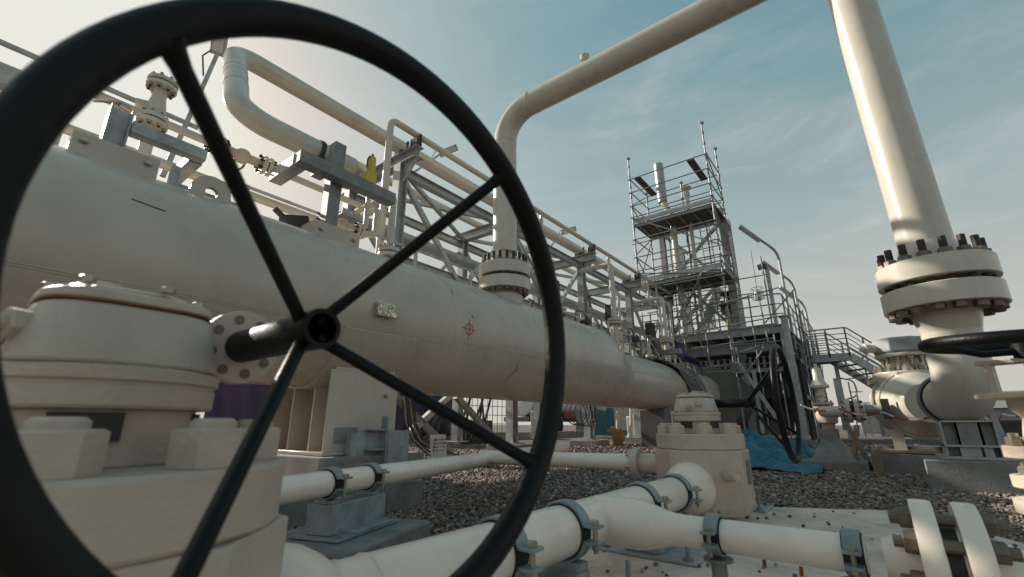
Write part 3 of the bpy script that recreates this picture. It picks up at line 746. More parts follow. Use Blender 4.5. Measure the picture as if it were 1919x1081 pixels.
b = MB().lathe(c+V((0, 0, .60)), (0, 0, 1), [(.1, 0), (.28, 0), (.29, .01), (.29, .035), (.28, .045), (.1, .045)], n=36)
obj('mounting_flange', b, 'cream', BV)
b = MB().lathe(c+V((0, 0, .645)), (0, 0, 1), [(.28, 0), (.31, .02), (.31, .16), (.28, .20), (.2, .20)], n=8, a0=PI/8)
gbx = obj('gearbox', b, 'tank', BV, bev=.012)
d2 = V((-.8, -.35, 0)).normalized()
b = MB().cyl(c+d2*.26+V((0, 0, .73)), c+d2*.40+V((0, 0, .73)), .055, n=18).lathe(c+d2*.39+V((0, 0, .73)), d2, [(.02, 0), (.075, 0), (.075, .02), (.05, .03), (.04, .07), (.02, .07)], n=20)
obj('input_shaft', b, 'cream', gbx)
obj('side_lug', MB().box(c+V((-.25, -.28, .12)), (.18, .15, .12), Matrix.Rotation(.8, 3, 'Z')), 'cream', BV, bev=.012)
obj('side_plug', MB().cyl(c+V((-.34, -.12, .3)), c+V((-.42, -.14, .3)), .03, n=12).hexa(c+V((-.41, -.138, .3)), (-1, -.3, 0), .045, .03), 'steel', BV)
for x_ in (-.24, .22): obj('foot', MB().bx(bx_+x_-.06, bx_+x_+.06, by_-.2, by_+.2, .27, .52), 'cream', BV)
obj('base_plate', MB().bx(bx_-.42, bx_+.42, by_-.3, by_+.3, .245, .27), 'galvd', BV)
plinth('concrete_plinth', 'dark concrete plinth under the big ball valve, with loose boards on its edge', bx_-.55, bx_+.55, by_-.45, by_+.45, -.05, .24)
obj('lower_flange', MB().lathe(c+V((0, 0, -.50)), (0, 0, -1), [(.1, 0), (.16, 0), (.16, .06), (.1, .06)], n=24), 'cream', BV)

# small valve cluster of pipe between relief stand and ball valve
def Wd(px, py, y): return at(px, py, y=y)
# ================================================================ STEEL STANDS ON THE VESSEL CROWN
def box_post(b, p0, p1, w): return b.bar(p0, p1, w, w)
# T stand holding the rolled loop
t = thing('pipe_stand', 'dark galvanised T-shaped stand bolted on the vessel crown under the loop pipe', 'pipe stand', (XV, 2.47, 2.62), 'galvanised stands on the vessel crown')
P0 = at(602, 420, x=XV+.12); xx = XV+.12
obj('post', MB().bar((xx, 2.50, 2.70), (xx, 2.50, 3.92), .15, .15, up=(0, 1, 0)), 'galvd', t, bev=.008)
pa = at(548, 352, x=xx+.15); pb = at(733, 402, x=xx+.15)
zb_ = (pa.z+pb.z)/2
obj('cross_beam', MB().bar((xx+.155, pa.y, 3.42), (xx+.155, pb.y, 3.42), .15, .15), 'galvd', t, bev=.008)
obj('return_beam', MB().bar((xx+.08, pa.y+.07, 3.42), (xx-.50, pa.y+.07, 3.42), .15, .15), 'galv', t, bev=.008)
obj('arm', MB().chan((xx-.076, 2.50, 3.78), (xx-.62, 2.50, 3.78), .14, .14, up=(0, 0, 1)), 'galvd', t)
obj('saddle_block', MB().bx(xx-.2, xx+.12, 2.28, 2.86, 2.42, 2.80), 'vessel', t, bev=.006)
nm = nut(.03, .025)
for y in (2.36, 2.78): put('hex_bolt', nm, t, (xx+.121, y, 2.70), (1, 0, 0))
# left stand
t = thing('pipe_stand', 'pale galvanised post with a long side arm on the vessel crown, left of the picture', 'pipe stand', (XV, .5, 2.62), 'galvanised stands on the vessel crown')
x1 = XV+.25
pt = at(213, 195, x=x1); ptl = at(192, 275, x=x1)
obj('post', MB().hbeam((x1-.04, .50, 2.6), (x1-.04, .50, pt.z), .15, .15, .015, up=(0, 1, 0)), 'galv', t)
a0 = at(232, 222, x=x1); a1 = at(385, 292, x=x1)
obj('side_arm', MB().bar((x1, .58, a0.z-.06), (x1, a1.y, a0.z-.06), .11, .11), 'galv', t, bev=.006)
obj('return_beam', MB().bar((x1-.05, a1.y-.05, a0.z-.07), (x1-.62, a1.y-.05, a0.z-.07), .11, .11), 'galv', t, bev=.006)
obj('saddle_block', MB().bx(x1-.22, x1+.06, .26, .82, 2.40, 2.78), 'vessel', t, bev=.006)
for y in (.33, .74): put('hex_bolt', nm, t, (x1+.061, y, 2.71), (1, 0, 0))
# small bracket between lug and stands
t = thing('crown_bracket', 'small grey angle bracket on the vessel crown beside the left stand', 'bracket', (XV, .9, 2.62)); obj('angle_leg', MB().angle((XV+.2, .93, 2.5), (XV+.2, .93, 2.83), .07), 'galv', t); obj('angle_rail', MB().angle((XV+.1, .95, 2.66), (XV+.1, 1.7, 2.66), .06), 'galv', t)

# rolled loop of pipe
LR = .142
lo = thing('loop_pipe', 'beige expansion loop pipe leaning over the vessel with a rounded far end', 'pipe', (-5.2, 1.6, 4.0))
la = V((-5.2, 3.0, 4.03)); lb = V((-5.2, 1.50, 4.03)); lc = at(441, 96, x=-6.5); lc.z = 5.83; ld = V((-6.5, 19.5, 5.83))
b = MB().tube([la, lb, lc, ld], LR, n=30, fil=.36, seg=10); obj('run_pipe', b, 'cream', lo)
dm = (lc-lb).normalized(); b = MB()
for f in (.36, .52, .60): b.ring(lb.lerp(lc, f), dm, LR, .004, n=30, k=6)
obj('weld_seam', b, 'cream', lo)
b = MB().lathe(la, (0, 1, 0), [(LR, -.02), (LR*.8, .08), (.075, .16), (.075, .2)], n=24)
obj('reducer', b, 'cream', lo)
for (y, r_) in ((2.5, LR),):
    b = MB().strap((-5.2, y, 4.03), (0, 1, 0), r_+.002, r_+.014, .06, 0, 2*PI*.999, (0, 0, 1), n=26)
    obj('u_bolt', b, 'dark', lo); b = MB().bx(-5.2-.17, -5.2+.17, y-.05, y+.05, 3.85, 3.885); obj('pipe_shoe', b, 'dark', lo)

# yellow safety valve
yp = at(692, 356, x=-5.0)
t = thing('safety_valve', 'yellow safety relief valve standing on a thin pipe beside the T stand', 'valve', (yp.x, yp.y, yp.z-.6))
b = MB().lathe((yp.x, yp.y, yp.z+.02), (0, 0, 1), [(.03, 0), (.075, .005), (.08, .06), (.07, .08), (.085, .13), (.083, .24), (.06, .27), (.058, .46), (.05, .50), (.03, .51)], n=22); obj('bonnet', b, 'yellow', t)
b = MB().lathe((yp.x, yp.y, yp.z-.04), (0, 0, 1), [(.03, 0), (.095, 0), (.095, .035), (.06, .035)], n=24); obj('flange', b, 'cream', t)
b = MB().lathe((yp.x-.05, yp.y-.02, yp.z+.19), (-.7, -.5, 0), [(.04, 0), (.045, .08), (.085, .08), (.085, .115), (.02, .115)], n=18); obj('outlet', b, 'steel', t)
b = MB().cyl((yp.x, yp.y, yp.z-.7), (yp.x, yp.y, yp.z-.03), .032, n=14); obj('inlet_pipe', b, 'cream', t)
b = MB().tube([(yp.x+.03, yp.y-.06, yp.z+.5), (yp.x+.05, yp.y-.10, yp.z+.42), (yp.x+.05, yp.y-.1, yp.z+.3)], .012, n=8).cyl((yp.x, yp.y, yp.z+.52), (yp.x, yp.y, yp.z+.57), .02, n=8); obj('lift_lever', b, 'dark', t)

# flanged vent spool at upper left
sp = at(285, 232, x=-5.6)
t = thing('vent_spool', 'short flanged vent spool with two bolted collars above the left stand', 'pipe', sp)
def spool(t, base, hs, r, R, th, mat='cream', nb=8):
    for h in hs:
        flange_set(t, V(base)+V((0, 0, h)), (0, 0, 1), R, th, .012, r, nb, R*.78, R*.16, th*2+.09, mat)
spool(t, sp, (.03, .50), .062, .142, .045)
b = MB().cyl(sp+V((0, 0, -.9)), sp+V((0, 0, 0)), .06, n=18).lathe(sp, (0, 0, 1), [(.065, .08), (.085, .16), (.088, .22), (.068, .32), (.064, .46)], n=24)
obj('body', b, 'cream', t)
obj('side_boss', MB().cyl(sp+V((0, -.05, .2)), sp+V((-.05, -.16, .2)), .05, n=16), 'cream', t)
obj('bleed_valve', MB().cyl(sp+V((.05, -.18, .02)), sp+V((.1, -.30, .02)), .03, n=10).tube([sp+V((.1, -.3, .02)), sp+V((.05, -.42, .0)), sp+V((-.1, -.46, .05))], .014, n=6), 'steel', t)

# small valves on the bypass line along the vessel crown
def small_valve(label, c, ax=(0, 1, 0), s=1., wheel=(-1, 0, .2), group='small wheel valves on the crown line'):
    c = V(c); d = V(ax).normalized(); t = thing('small_valve', label, 'valve', c, group)
    b = MB().cyl(c-d*.24*s, c+d*.24*s, .055*s, n=18).sphere(c, .095*s, n=16, m=10); obj('body', b, 'valve', t)
    for sg in (-1, 1):
        b = MB()
        for k in (.22, .285): b.lathe(c+d*sg*k*s, d*sg, [(.03*s, 0), (.118*s, 0), (.12*s, .005), (.12*s, .045*s), (.03*s, .045*s)], n=24)
        f_ = obj('flange', b, 'cream', t)
        bm = MB(); _, q, u = frame(d)
        for i in range(6):
            a = PI/3*i+.2; e = c+d*sg*.2*s+(q*math.cos(a)+u*math.sin(a))*.092*s
            bm.cyl(e-d*.03*sg*s, e+d*sg*.19*s, .013*s, n=6).hexa(e, -d*sg, .024*s, .022*s).hexa(e+d*sg*.13*s, d*sg, .024*s, .022*s)
        obj('stud_bolt', bm, 'stud', f_)
    w = V(wheel).normalized()
    obj('stem', MB().cyl(c, c+w*.27*s, .03*s, n=12).lathe(c+w*.1*s, w, [(.05*s, 0), (.05*s, .04*s), (.03*s, .05*s)], n=12), 'valve', t)
    b = MB().ring(c+w*.26*s, w, .12*s, .012*s, n=28, k=8); _, q, u = frame(w)
    for i in range(3):
        a = 2*PI*i/3; b.cyl(c+w*.26*s, c+w*.26*s+(q*math.cos(a)+u*math.sin(a))*.12*s, .009*s, n=6)
    obj('handwheel', b, 'dark', t); return t
c1 = at(455, 292, x=-5.55); small_valve('small beige flanged valve left of the loop pipe, half behind the big wheel spoke', c1, s=1.0)
c2 = at(643, 420, x=-5.05); small_valve('small beige flanged valve low behind the T stand, black wheel above it', c2, s=.85, wheel=(-1, -.3, .4))
# long bypass lines behind the crown
t = thing('bypass_pipe', 'thin beige pipe running low behind the left stand and the lifting eye', 'pipe', (-5.75, 1, 3.0))
q0 = at(200, 268, x=-5.75); b = MB().tube([(-5.75, -2.5, q0.z), (-5.75, 3.6, q0.z)], .055, n=16); obj('run_pipe', b, 'cream', t)
t = thing('bypass_pipe', 'thin beige pipe through the upper small valve to the loop support', 'pipe', (-5.55, 1, c1.z))
b = MB().tube([(-5.55, c1.y-1.4, c1.z), (-5.55, 3.4, c1.z)], .045, n=14); obj('run_pipe', b, 'cream', t)
t = thing('bypass_pipe', 'thin pipe from the lower small valve bending up beside the rack post', 'pipe', (-5.05, 3, c2.z))
b = MB().tube([(-5.05, c2.y-.2, c2.z), (-5.05, 3.38, c2.z), (-5.05, 3.38, 3.5), (-5.4, 3.38, 3.5)], .05, n=16, fil=.1); obj('run_pipe', b, 'cream', t)
# stand-pipe flange on the crown under the big spoke
def crown_nozzle(label, y, h, r=.06, R=.15, up_to=None, x=XV):
    t = thing('crown_nozzle', label, 'nozzle', (x, y, ZV+RV-.05), 'flanged nozzles along the vessel crown')
    b = MB().cyl((x, y, ZV+RV-.15), (x, y, ZV+RV+h), r, n=18); obj('neck', b, 'vessel', t)
    flange_set(t, (x, y, ZV+RV+h+.06), (0, 0, 1), R, .055, .012, r, 8, R*.78, R*.15, .22, 'cream')
    top = up_to or h+.5
    obj('stand_pipe', MB().tube([(x, y, ZV+RV+h+.1), (x, y, ZV+RV+top)] if up_to is None else [(x, y, ZV+RV+h+.1), (x, y, ZV+RV+top), (x-.9, y, ZV+RV+top)], r*.8, n=16, fil=.12), 'cream', t)
    return t
crown_nozzle('flanged nozzle with a bent stand-pipe where the big spoke crosses the vessel', 3.47, .08, up_to=1.05)
crown_nozzle('flanged nozzle just beyond the bolted riser flange, beside the wheel rim', 7.75, .12, .07, .17)
crown_nozzle('tall flanged stand-pipe in front of the second visible rack post', 11.0, .5, .09, .19, up_to=2.2, x=-5.1)
crown_nozzle('tall flanged stand-pipe in front of the third visible rack post', 14.6, .5, .09, .19, up_to=2.0, x=-5.0)
for i, y in enumerate((9.3, 10.2, 12.6, 13.5)):
    crown_nozzle(['stubby flanged nozzle over the vessel taper', 'stubby flanged nozzle just past the vessel taper', 'stubby flanged nozzle midway along the thin end of the vessel', 'stubby flanged nozzle near the tarp at the thin end'][i], y, -.30, .05, .12)

# ================================================================ PIPE RACK
RXN, RXF = -6.45, -8.15
rk = thing('pipe_rack', 'long galvanised steel pipe rack with cross-braced bays behind the vessel', 'pipe rack', (RXN, 4.75, 0))
ys = [4.75+3.5*k for k in range(0, 5)]
ZT = 5.42
for i, y in enumerate(ys):
    for x in (RXN, RXF):
        obj('post', MB().hbeam((x, y, .2), (x, y, ZT-.02), .2, .2, .018, up=(0, 1, 0)), 'galv', rk)
        b = MB().bx(x-.2, x+.2, y-.2, y+.2, .17, .2)
        for sx_ in (-1, 1): b.add([(x+sx_*.1, y-.01, .2), (x+sx_*.19, y-.01, .2), (x+sx_*.1, y-.01, .42), (x+sx_*.1, y+.01, .2), (x+sx_*.19, y+.01, .2), (x+sx_*.1, y+.01, .42)], [(0, 1, 2), (3, 5, 4), (0, 3, 4, 1), (1, 4, 5, 2), (2, 5, 3, 0)])
        obj('foot_plate', b, 'galv', rk)
    obj('cross_beam', MB().hbeam((RXF-.35, y, ZT+.1), (RXN+.52, y, ZT+.1), .2, .24, .016), 'galv', rk)
    obj('cross_beam', MB().hbeam((RXF+.1, y, 3.55), (RXN-.1, y, 3.55), .16, .2, .014), 'galv', rk)
    b = MB().bx(-6.62, -6.38, y-.07, y+.07, ZT+.221, ZT+.30)
    b.bx(-6.15, -5.95, y-.06, y+.06, ZT+.221, ZT+.42)
    for xx in (-6.66, -6.34, -6.14, -5.96): b.cyl((xx, y+.03, ZT+.2), (xx, y+.03, ZT+.52), .012, n=6).hexa((xx, y+.03, ZT+.46), (0, 0, 1), .03, .03)
    obj('pipe_shoe', b, 'dark', rk)
    b = MB().add([(RXN+.1, y-.02, ZT-.02), (RXN+.5, y-.02, ZT-.02), (RXN+.1, y-.02, ZT-.38), (RXN+.1, y+.02, ZT-.02), (RXN+.5, y+.02, ZT-.02), (RXN+.1, y+.02, ZT-.38)], [(0, 1, 2), (3, 5, 4), (0, 3, 4, 1), (1, 4, 5, 2), (2, 5, 3, 0)])
    obj('gusset', b, 'galv', rk)
for i in range(len(ys)-1):
    y0, y1 = ys[i]+.1, ys[i+1]-.1
    for x in (RXN, RXF):
        obj('stringer', MB().hbeam((x, y0, ZT-.12), (x, y1, ZT-.12), .14, .18, .012), 'galv', rk)
        obj('stringer', MB().hbeam((x, y0, 3.5), (x, y1, 3.5), .12, .14, .012), 'galv', rk)
        if i in (0, 1, 3) or x == RXF:
            obj('brace', MB().bar((x+.03, y0, ZT-.35), (x+.03, y1, 1.5), .09, .09), 'galv', rk)
            obj('brace', MB().bar((x-.07, y0, 1.5), (x-.07, y1, ZT-.35), .09, .09), 'galv', rk)
    obj('plan_brace', MB().bar((RXN-.1, y0, 3.66), (RXF+.1, y1, 3.66), .08, .08), 'galv', rk)
    obj('plan_brace', MB().bar((RXF+.1, y0, 3.74), (RXN-.1, y1, 3.74), .08, .08), 'galv', rk)
    obj('plan_brace', MB().bar((RXN-.1, y0, ZT-.02), (RXF+.1, y1, ZT-.02), .08, .08), 'galv', rk)
    obj('plan_brace', MB().bar((RXF+.1, y0, ZT+.06), (RXN-.1, y1, ZT+.06), .08, .08), 'galv', rk)
for (p, q, m_) in (((738, 838), (842, 742), 'galv'), ((742, 742), (846, 846), 'galvd'), ((855, 742), (948, 842), 'galvd')):  # sunlit brace gets the lighter steel, the darker ones the dull steel
    a, c = at(*p, x=RXN+.12), at(*q, x=RXN+.12); obj('brace', MB().bar(a, c, .10, .10), m_, rk)
for i, y in enumerate(ys): 
    plinth('concrete_plinth', ['pale concrete plinth under the nearest rack post beside the leaning notice', 'concrete plinth under the rack post seen just left of the wheel rim', 'concrete plinth under the rack post right of the wheel rim', 'concrete plinth under the rack post near the thin end of the vessel', 'concrete plinth under the last rack post by the scaffold tower'][i], RXN-.4, RXN+.42, y-.4, y+.4, -.05, .165)
# pipes on the rack
t = thing('rack_pipe', 'slender beige pipe running along the outer edge of the rack, dropping at the first post', 'pipe', (-6.05, 4.5, 5.9))
b = MB().tube([(-6.05, 4.15, 2.4), (-6.05, 4.15, 5.93), (-6.05, 19, 5.93)], .062, n=18, fil=.14); obj('run_pipe', b, 'cream', t)
t = thing('rack_pipe', 'thin beige pipe low along the near rack posts, above the vessel crown', 'pipe', (-6.2, 5, 3.2))
b = MB().tube([(-6.25, 2.6, 3.3), (-6.25, 19, 3.3)], .04, n=12); obj('run_pipe', b, 'tank', t)
t = thing('rack_pipe', 'grey pipe on the far side of the rack top', 'pipe', (-7.6, 5, 5.7))
b = MB().tube([(-7.6, 3.9, 5.74), (-7.6, 19, 5.74)], .09, n=16); obj('run_pipe', b, 'cream', t)

# leaning lamp masts
def flood_mast(label, foot, head, pw=.035):
    foot = V(foot); head = V(head); t = thing('lamp_mast', label, 'lamp', foot, 'floodlight masts along the rack')
    obj('mast', MB().cyl(foot, head, pw, pw*.8, n=12), 'galv', t)
    d = (head-foot).normalized(); _, s, u = frame(d, (1, 0, 0))
    f = V((.64, -.42, -.64)).normalized(); _, s, u = frame(f, d)
    Mx = Matrix((s, u, f)).transposed()
    b = MB().box(head+u*.26, (.20, .60, .08), Mx); lh = obj('lamp_head', b, 'tank', t, bev=.01)
    obj('diffuser', MB().box(head+u*.26+f*.043, (.14, .5, .01), Mx), 'diff', lh)
    obj('cable', MB().tube([head-d*.5+s*.05, head-d*.15+s*.16, head+u*.05+s*.05], .012, n=6), 'cable', t)
flood_mast('leaning floodlight mast at upper left, lamp head cut by the big wheel rim', at(305, 330, x=-7.0), at(409, 98, x=-7.0))
flood_mast('leaning floodlight mast rising behind the first rack bay', at(765, 330, x=-9.2), at(826, 288, x=-9.2))
flood_mast('leaning floodlight mast behind the rack near the riser pipe', at(1020, 475, x=-8.4), at(1055, 435, x=-8.4))
# walkway rails and tray behind the left end
t = thing('handrail', 'grey walkway handrail and channel crossing the far upper left corner', 'handrail', (-7.2, 0, 3.5))
for (p0, p1, w) in (((-60, 50), (90, 118), .07), ((-60, 172), (60, 212), .05)):
    a = at(*p0, x=-7.2); q = at(*p1, x=-7.2); d = V((0, 1, 0)); obj('rail', MB().cyl((-7.2, a.y-1, (a.z+q.z)/2), (-7.2, q.y+1.6, (a.z+q.z)/2), w/2, n=10), 'galv', t)
a = at(-40, 125, x=-6.8); q = at(60, 165, x=-6.8); obj('channel', MB().bar((-6.8, a.y-1, (a.z+q.z)/2), (-6.8, q.y+.2, (a.z+q.z)/2), .16, .24), 'galv', t)
for y in (-1.0, .3, 1.15): obj('rail_post', MB().bar((-7.2, y, 2.3), (-7.2, y, 4.9), .06, .06), 'galv', t)

# walkway handrail hugging the far side of the vessel
t = thing('handrail', 'thin galvanised handrail running close behind the vessel crown under the rack', 'handrail', (-5.95, 6, 2.2))
for z, r_ in ((3.55, .024), (3.05, .018), (2.66, .018)): obj('rail', MB().cyl((-5.95, 1.9, z), (-5.95, 18.0, z), r_, n=8), 'galv', t)
for k in range(12): obj('rail_post', MB().bar((-5.95, 2.0+1.42*k, 1.2), (-5.95, 2.0+1.42*k, 3.57), .05, .05), 'galv', t)
t = thing('cable_tray', 'shallow galvanised cable tray hung inside the pipe rack', 'cable tray', (-7.3, 6, 4.4))
obj('tray', MB().bx(-7.5, -7.1, 4.0, 19, 4.30, 4.32), 'galv', t)
for x in (-7.5, -7.1): obj('tray_side', MB().bx(x-.01, x+.01, 4.0, 19, 4.321, 4.42), 'galv', t)
for k in range(5): obj('cable', MB().cyl((-7.42+.06*k, 4, 4.345), (-7.42+.06*k, 19, 4.345), .02, n=6), 'cable', t)

# black transmitter beside the T stand, boxes and drops along the rack
p = at(553, 418, x=-5.0); t = thing('transmitter_box', 'black instrument box low beside the T-shaped stand', 'instrument', p)
obj('case', MB().box(p, (.16, .30, .17), Matrix.Rotation(.3, 3, 'X')), 'dark', t, bev=.02); obj('gland', MB().cyl(p+V((.03, -.16, .02)), p+V((.03, -.26, .08)), .035, n=10), 'dark', t); obj('bracket', MB().bar(p+V((0, .1, -.3)), p+V((0, .1, .06)), .04, .04), 'galv', t)
q = random.Random(31)
for i, (y, z, l_) in enumerate(((8.6, 3.3, 'small flanged valve on the low rack pipe just right of the riser'), (12.3, 3.3, 'small flanged valve on the low rack pipe by the tall stand-pipe'), (15.6, 3.3, 'small flanged valve on the low rack pipe near the scaffold tower'))):
    small_valve(l_, (-6.25, y, z), s=.8, wheel=(.6, 0, .8), group='small valves on the low rack pipe')
for i, (y, l_) in enumerate(((9.6, 'dark control box on the near side of the rack, nearest of the three'), (13.1, 'dark control box on the near side of the rack, middle of the three'), (16.4, 'dark control box on the near side of the rack, farthest of the three'))):
    t = thing('control_box', l_, 'control box', (-6.2, y, 3.6), 'control boxes on the rack'); obj('case', MB().bx(-6.3, -6.05, y-.22, y+.22, 3.62, 4.25), 'dark', t, bev=.02); obj('support', MB().bar((-6.3, y, 1.4), (-6.3, y, 4.2), .06, .06), 'galv', t)
    for k in range(4): obj('conduit', MB().tube([(-6.15, y-.15+.1*k, 3.62), (-6.15, y-.15+.1*k, 3.0+.1*k), (-6.0, y-.6+.35*k, 2.7), (-5.9, y-.6+.35*k, 2.3)], .016, n=6, fil=.12), 'cable' if k % 2 else 'galv', t)
for i, (y, x, l_) in enumerate(((9.0, -5.75, 'thin vertical drop pipe behind the wheel rim, left of the second rack post'), (12.9, -5.8, 'thin vertical drop pipe between the two tall stand-pipes'), (16.2, -5.7, 'thin vertical drop pipe near the timber bearer'), (17.1, -5.6, 'thin vertical drop pipe closest to the scaffold tower'))):
    t = thing('drop_pipe', l_, 'pipe', (x, y, 2.3), 'thin drop pipes between rack and vessel')
    obj('run_pipe', MB().tube([(x, y, 2.0), (x, y, 4.4+.25*i), (-6.05, y, 4.4+.25*i), (-6.05, y, 5.85)], .045, n=12, fil=.15), 'cream', t)
    for z in (3.0, 3.35): obj('flange', MB().lathe((x, y, z), (0, 0, 1), [(.04, 0), (.11, 0), (.11, .04), (.04, .04)], n=16), 'tank', t)
# ================================================================ SCAFFOLD TOWER
TX0, TX1, TY0, TY1 = -6.72, -3.52, 17.0, 18.9
TT = 10.85
tw = thing('scaffold_tower', 'tall tube scaffold tower with boarded lifts and an open top, against the sky', 'scaffold', (-5.1, 17.9, 0))
R_ = .03
decks = (8.72, 6.05)
def coupler(b, p): b.cyl(V(p)-V((0, 0, .045)), V(p)+V((0, 0, .045)), .052, n=8)
for (x, y, z1, z0) in ((TX0, TY0, 11.9, 5.2), (TX1, TY0, 12.3, .05), (TX1, TY1, 12.1, 3.9), (TX0, TY1, 11.0, 3.9), ((TX0+TX1)/2, TY1, 11.0, 3.9)):
    b = MB().cyl((x, y, z0), (x, y, z1), R_, n=10)
    z = z0+.3
    while z < z1: coupler(b, (x, y, z)); z += .5
    b.box((x+.03, y, z1), (.12, .09, .10))
    obj('standard', b, 'scaf', tw)
for z in (10.85, 10.2, 9.55, 9.02, 8.0, 7.2, 6.6, 6.35):
    obj('ledger', MB().cyl((TX0-.08, TY0-.04, z), (TX1+.08, TY0-.04, z), .025, n=8), 'scaf', tw)
    for x in (TX0, TX1): obj('transom', MB().cyl((x+.04, TY0-.05, z-.03), (x+.04, TY1+.05, z-.03), .025, n=8), 'scaf', tw)
    if z > 8.9 or z in (7.2, 6.6): obj('ledger', MB().cyl((TX0, TY1+.04, z), (TX1, TY1+.04, z), .025, n=8), 'scaf', tw)
for x, y0, y1 in ((TX0+.35, TY0+.05, TY1), (TX1-.95, TY0+.05, TY1)):
    b = MB().box((x+.35*(x > -5), (y0+y1)/2, 10.82), (.28, y1-y0+.1, .045)); obj('top_board', b, 'board', tw)
for z in decks:
    b = MB(); n = 7; w = (TY1-TY0-.1)/n
    for i in range(n): b.box(((TX0+TX1)/2, TY0+.06+w*(i+.5), z+random.uniform(-.006, .006)), (TX1-TX0+.05, w-.02, .05))
    obj('deck', b, 'board', tw)
    obj('toe_board', MB().box(((TX0+TX1)/2, TY0+.02, z+.14), (TX1-TX0, .03, .2)), 'galv', tw)
    for y_ in (TY0+.05, TY1-.05): obj('deck_beam', MB().bar((TX0, y_, z-.09), (TX1, y_, z-.09), .05, .1), 'galvd', tw)
for (p, q) in (((TX0, TY0-.05, 9.0), (TX1, TY0-.05, 7.0)), ((TX0, TY0-.05, 6.5), (TX1, TY0-.05, 5.9)), ((TX0+.05, TY0, 6.1), (TX0+.05, TY1, 8.6)), ((TX1, TY0, 8.6), (TX1, TY1, 6.1)), ((TX0+.2, TY1, 6.2), (TX1-.3, TY1, 8.5))):
    obj('diagonal', MB().cyl(p, q, .026, n=8), 'scaf', tw)
# ladder inside
b = MB()
for x in (-4.45, -4.08): b.cyl((x, TY1-.25, 6.1), (x, TY1-.5, 8.7), .02, n=6)
for i in range(9): b.cyl((-4.45, TY1-.26-.026*i, 6.3+.28*i), (-4.08, TY1-.26-.026*i, 6.3+.28*i), .013, n=6)
obj('ladder', b, 'galv', tw)
# lower extension of the scaffold in front of the platform
lo_ = thing('scaffold_guardrail', 'light tube guardrail scaffold hung in front of the steel platform', 'scaffold', (-2.9, 16.9, 2))
for (p, q) in (((1182, 618), (1460, 538)), ((1200, 640), (1470, 590)), ((1370, 665), (1448, 640)), ((1295, 652), (1450, 633)), ((1315, 690), (1388, 678)), ((1325, 698), (1390, 692)), ((1368, 616), (1452, 606))):
    a = at(*p, y=16.9); c = at(*q, y=16.9); zz = (a.z+c.z)/2
    obj('ledger', MB().cyl(a, c, .022, n=8), 'scaf', lo_)
for (p, q) in (((1422, 555), (1440, 640)), ((1380, 650), (1390, 700))):
    obj('standard', MB().cyl(at(*p, y=16.9), at(*q, y=16.9), .026, n=8), 'scaf', lo_)
obj('bent_tube', MB().tube([at(1432, 640, y=16.85), at(1430, 655, y=16.85), at(1400, 697, y=16.85), at(1378, 698, y=16.85)], .026, n=8, fil=.12), 'scaf', lo_)

# exhaust stack pipe inside the tower
t = thing('stack_pipe', 'tall beige vent pipe with a wide silencer sleeve inside the scaffold tower', 'pipe', (-5.9, 18.2, 3.9))
b = MB().tube([(-5.45, 18.2, 3.9), (-5.45, 18.2, 9.2), (-5.75, 18.2, 9.9), (-5.75, 18.2, 10.3)], .13, n=18, fil=.3); obj('run_pipe', b, 'cream', t)
b = MB().cyl((-5.78, 18.2, 9.95), (-5.80, 18.2, 11.85), .20, n=20); obj('silencer', b, 'galv', t)
t = thing('vent_pipe', 'thin vent pipe with a flanged cap beside the silencer in the tower', 'pipe', (-4.65, 18.3, 3.9))
b = MB().cyl((-4.75, 18.3, 3.9), (-4.75, 18.3, 10.1), .075, n=12).lathe((-4.75, 18.3, 9.9), (0, 0, 1), [(.07, 0), (.12, .05), (.12, .22), (.07, .28), (.07, .38), (.21, .40), (.21, .46), (.05, .5)], n=16); obj('run_pipe', b, 'cream', t)
# ================================================================ STEEL PLATFORM AND STRUCTURE
pf = thing('steel_platform', 'big dark steel platform on columns with handrails behind the thin end of the vessel', 'platform', (-4, 19, 0))
PX0, PX1, PY0, PY1, DZ = -7.4, -1.95, 18.2, 25.0, 3.95
obj('deck', MB().bx(PX0, PX1, PY0+.11, PY1, DZ-.06, DZ), 'galvd', pf)
obj('edge_beam', MB().hbeam((PX0, PY0, DZ-.12), (PX1, PY0, DZ-.12), .2, .3, .02), 'galv', pf)
obj('edge_beam', MB().hbeam((PX1-.1, PY0+.11, DZ-.22), (PX1-.1, PY1, DZ-.22), .2, .3, .02), 'galvd', pf)
obj('edge_beam', MB().hbeam((PX0, PY0-.3, DZ-.75), (PX1-.4, PY0-.3, DZ-.75), .2, .34, .02), 'galvd', pf)
for x in np.linspace(PX0+.3, PX1-1.0, 6): obj('joist', MB().hbeam((x, PY0+.11, DZ-.16), (x, PY1, DZ-.16), .12, .2, .014), 'galvd', pf)
for (x, y) in ((PX1-.1, PY0-.05), (-3.6, PY0+.5), (-5.6, PY0+.5), (PX0, PY0+.5), (PX1-.1, 21.5), (PX1-.1, PY1), (-4, PY1), (-6.5, PY1)):
    obj('column', MB().hbeam((x, y, .1), (x, y, DZ-.28), .24, .24, .02), 'galv', pf)
